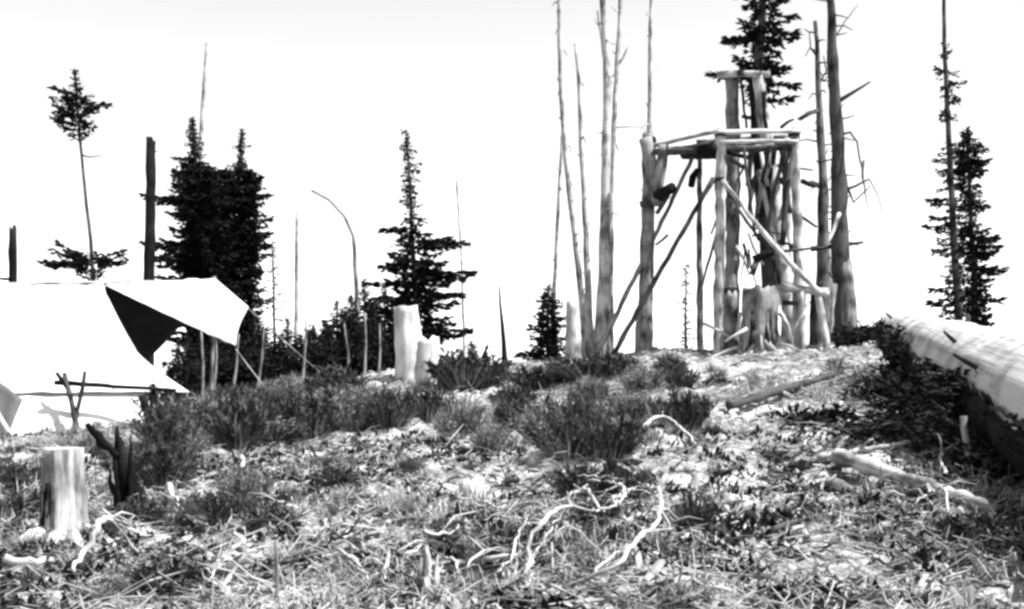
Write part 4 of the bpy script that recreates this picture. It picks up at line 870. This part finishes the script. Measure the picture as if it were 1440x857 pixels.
place_shrub(845, 745, 70, 36, 'dark low shrub under the white loop of branch', None, 0, 1)
ltuft = [(270, 585, 80, 34), (400, 560, 90, 36), (480, 556, 90, 40), (560, 566, 80, 34), (680, 540, 70, 30), (840, 585, 80, 50), (880, 548, 70, 34), (940, 505, 60, 24), (1000, 520, 60, 22), (640, 548, 70, 30), (750, 525, 70, 28), (850, 620, 60, 56), (590, 548, 70, 26), (430, 600, 60, 40), (350, 570, 70, 34), (520, 560, 60, 34), (700, 600, 60, 44), (350, 720, 60, 40), (150, 700, 60, 40)]
for i, b in enumerate(ltuft):
    x, y = b[:2]; place_shrub(*b, f'pale wispy dry grass tuft near {near_lm(x, y)}', f'dry grass tufts near {near_lm(x, y)}', 1, i)
for i in range(150):
    x = rng.uniform(-30, 1300); y = rng.uniform(515, 640) if i % 2 else rng.uniform(600, 850)
    if x > 1020 and y > 560: x = rng.uniform(0, 1000)
    if x < 250 and y < 610: y += 70
    place_shrub(x, y, rng.uniform(30, 70) * (1 + (y - 520) / 300), rng.uniform(14, 30) * (1 + (y - 520) / 350), f'pale wispy dry grass tuft near {near_lm(x, y)}', f'dry grass tufts near {near_lm(x, y)}', 1, i)
for i in range(60):
    x = rng.uniform(-20, 1440); y = rng.uniform(600, 856)
    place_shrub(x, y, rng.uniform(25, 60), rng.uniform(8, 20), f'tiny shrub sprig in the litter near {near_lm(x, y)}', f'shrub sprigs near {near_lm(x, y)}', 0, i)

# ------------------------------------------------------------------ litter (nobody could count it)
def scatter(n, ymin, ymax, power=1.0):
    t = nr.random(n) ** power; y = ymin + (ymax - ymin) * t
    x = (nr.random(n) * 2 - 1) * (y * .46 + .6); return x, y
def prisms(name, n, lmin, lmax, wmin, wmax, flat, mat, ymin, ymax, tilt, thr, seed, power=1.6, lift=.01, curve=.0):
    x, y = scatter(n, ymin, ymax, power)
    dens = vnoise(x * .8, y * .8, seed) + .6 * vnoise(x * 2.5, y * 2.5, seed + 1)
    k = dens > thr; x, y = x[k], y[k]; n = len(x)
    L = lmin + (lmax - lmin) * nr.random(n) ** 2.2; w = wmin + (wmax - wmin) * nr.random(n)
    az = nr.random(n) * 6.283; el = nr.normal(0, tilt, n)
    z = terrain(x, y) + lift + np.abs(np.sin(el)) * L * .45
    d = np.stack([np.cos(az) * np.cos(el), np.sin(az) * np.cos(el), np.sin(el)], -1)
    s = np.stack([-np.sin(az), np.cos(az), np.zeros(n)], -1); u = np.cross(d, s)
    ro = nr.normal(0, .5, n); s2 = s * np.cos(ro)[:, None] + u * np.sin(ro)[:, None]; u2 = np.cross(d, s2)
    c = np.stack([x, y, z], -1); V = []
    bend = (nr.random(n) - .5) * curve
    prof = [(-.5, .7), (0, 1.0), (.5, .5)]
    for (t, ws) in prof:
        cc = c + d * (L * t)[:, None] + s2 * (L * bend * (1 - 4 * t * t))[:, None]
        for (a, b) in ((1, 0), (0, 1), (-1, 0), (0, -1)):
            V.append(cc + s2 * (w * ws * a * .5)[:, None] + u2 * (w * ws * b * .5 * flat)[:, None])
    V = np.stack(V, 1).reshape(-1, 3)
    F = []
    for r_ in range(2):
        for q in range(4): F.append((r_ * 4 + q, r_ * 4 + (q + 1) % 4, r_ * 4 + 4 + (q + 1) % 4, r_ * 4 + 4 + q))
    F += [(3, 2, 1, 0), (8, 9, 10, 11)]
    F = (np.arange(n)[:, None, None] * 12 + np.array(F)[None]).reshape(-1, 4)
    o = np_mesh(name, V, F, mat, False); o['kind'] = 'stuff'; return o
tag(prisms('wood_chip_litter', 24000, .02, .2, .012, .06, .4, 'chip', 5, 27, .28, -.18, 31, 1.7), 'pale wood chips and bark scattered over the clearing', 'wood chips')
tag(prisms('twig_litter', 22000, .06, .38, .003, .011, 1.0, 'twig', 5, 27, .25, -.15, 41, 1.7, .02, .7), 'thin grey and pale twigs strewn over the clearing', 'twigs')
def blades(name, n, seed, thr, mat, l0, l1):
    x, y = scatter(n, 5, 29, 1.4)
    dn = vnoise(x * .6, y * .6, seed) + .8 * vnoise(x * 2.8, y * 2.8, seed + 1) - .3 * np.clip((x - .5) / 2.0, 0, 1) * np.clip((y - 7.5) / 3, 0, 1); k = dn > thr; x, y = x[k], y[k]; n = len(x)
    m = 7; az0 = np.repeat(nr.random(n) * 6.283, m); x = np.repeat(x, m) + nr.normal(0, .05, n * m); y = np.repeat(y, m) + nr.normal(0, .05, n * m); n *= m
    az = az0 + nr.normal(0, .9, n); el = .15 + nr.random(n) ** 1.5 * 1.2; L = l0 + (l1 - l0) * nr.random(n) ** 1.5
    h = np.stack([np.cos(az), np.sin(az), np.zeros(n)], -1); s = np.stack([-np.sin(az), np.cos(az), np.zeros(n)], -1) * (.002 + .003 * nr.random(n))[:, None]
    c = np.stack([x, y, terrain(x, y) - .01], -1); z = np.array([0, 0, 1.])
    m1 = c + h * (L * .5 * np.cos(el))[:, None] + z * (L * .6 * np.sin(el) + .02)[:, None]; e = c + h * (L * np.cos(el * .6))[:, None] + z * (L * .7 * np.sin(el * .7) + .01)[:, None]
    V = np.stack([c - s, c + s, m1 + s, m1 - s, e - s * .3, e + s * .3], 1).reshape(-1, 3)
    F = (np.arange(n)[:, None, None] * 6 + np.array([(0, 1, 2, 3), (3, 2, 5, 4)])[None]).reshape(-1, 4); o = np_mesh(name, V, F, mat, False); o['kind'] = 'stuff'; return o
tag(blades('dry_grass_cover', 14000, 71, .02, 'grass', .06, .28), 'thin dry grass lying and standing between the litter', 'grass')
# low dark leaves growing between the litter
def cover(name, n, seed, thr, mat, l0, l1):
    x, y = scatter(n, 5, 29, 1.5)
    dn = vnoise(x * .7, y * .7, seed) + .7 * vnoise(x * 2.2, y * 2.2, seed + 1) - .35 * np.clip((x - .5) / 2.0, 0, 1) * np.clip((y - 7.5) / 3, 0, 1); k = dn > thr; x, y = x[k], y[k]; n = len(x)
    m = 5; x = np.repeat(x, m) + nr.normal(0, .04, n * m); y = np.repeat(y, m) + nr.normal(0, .04, n * m); n *= m
    az = nr.random(n) * 6.283; el = .2 + nr.random(n) * 1.1; L = l0 + (l1 - l0) * nr.random(n)
    d = np.stack([np.cos(az) * np.cos(el), np.sin(az) * np.cos(el), np.sin(el)], -1); s = np.stack([-np.sin(az), np.cos(az), np.zeros(n)], -1)
    c = np.stack([x, y, terrain(x, y) - .01], -1); w = L * .22
    V = np.stack([c, c + d * (L * .5)[:, None] + s * w[:, None], c + d * L[:, None], c + d * (L * .5)[:, None] - s * w[:, None]], 1).reshape(-1, 3)
    F = np.arange(n * 4).reshape(-1, 4); o = np_mesh(name, V, F, mat, False); o['kind'] = 'stuff'; return o
tag(cover('ground_cover', 30000, 51, .08, 'cover', .03, .10), 'low dark leafy ground cover between the litter', 'ground cover')
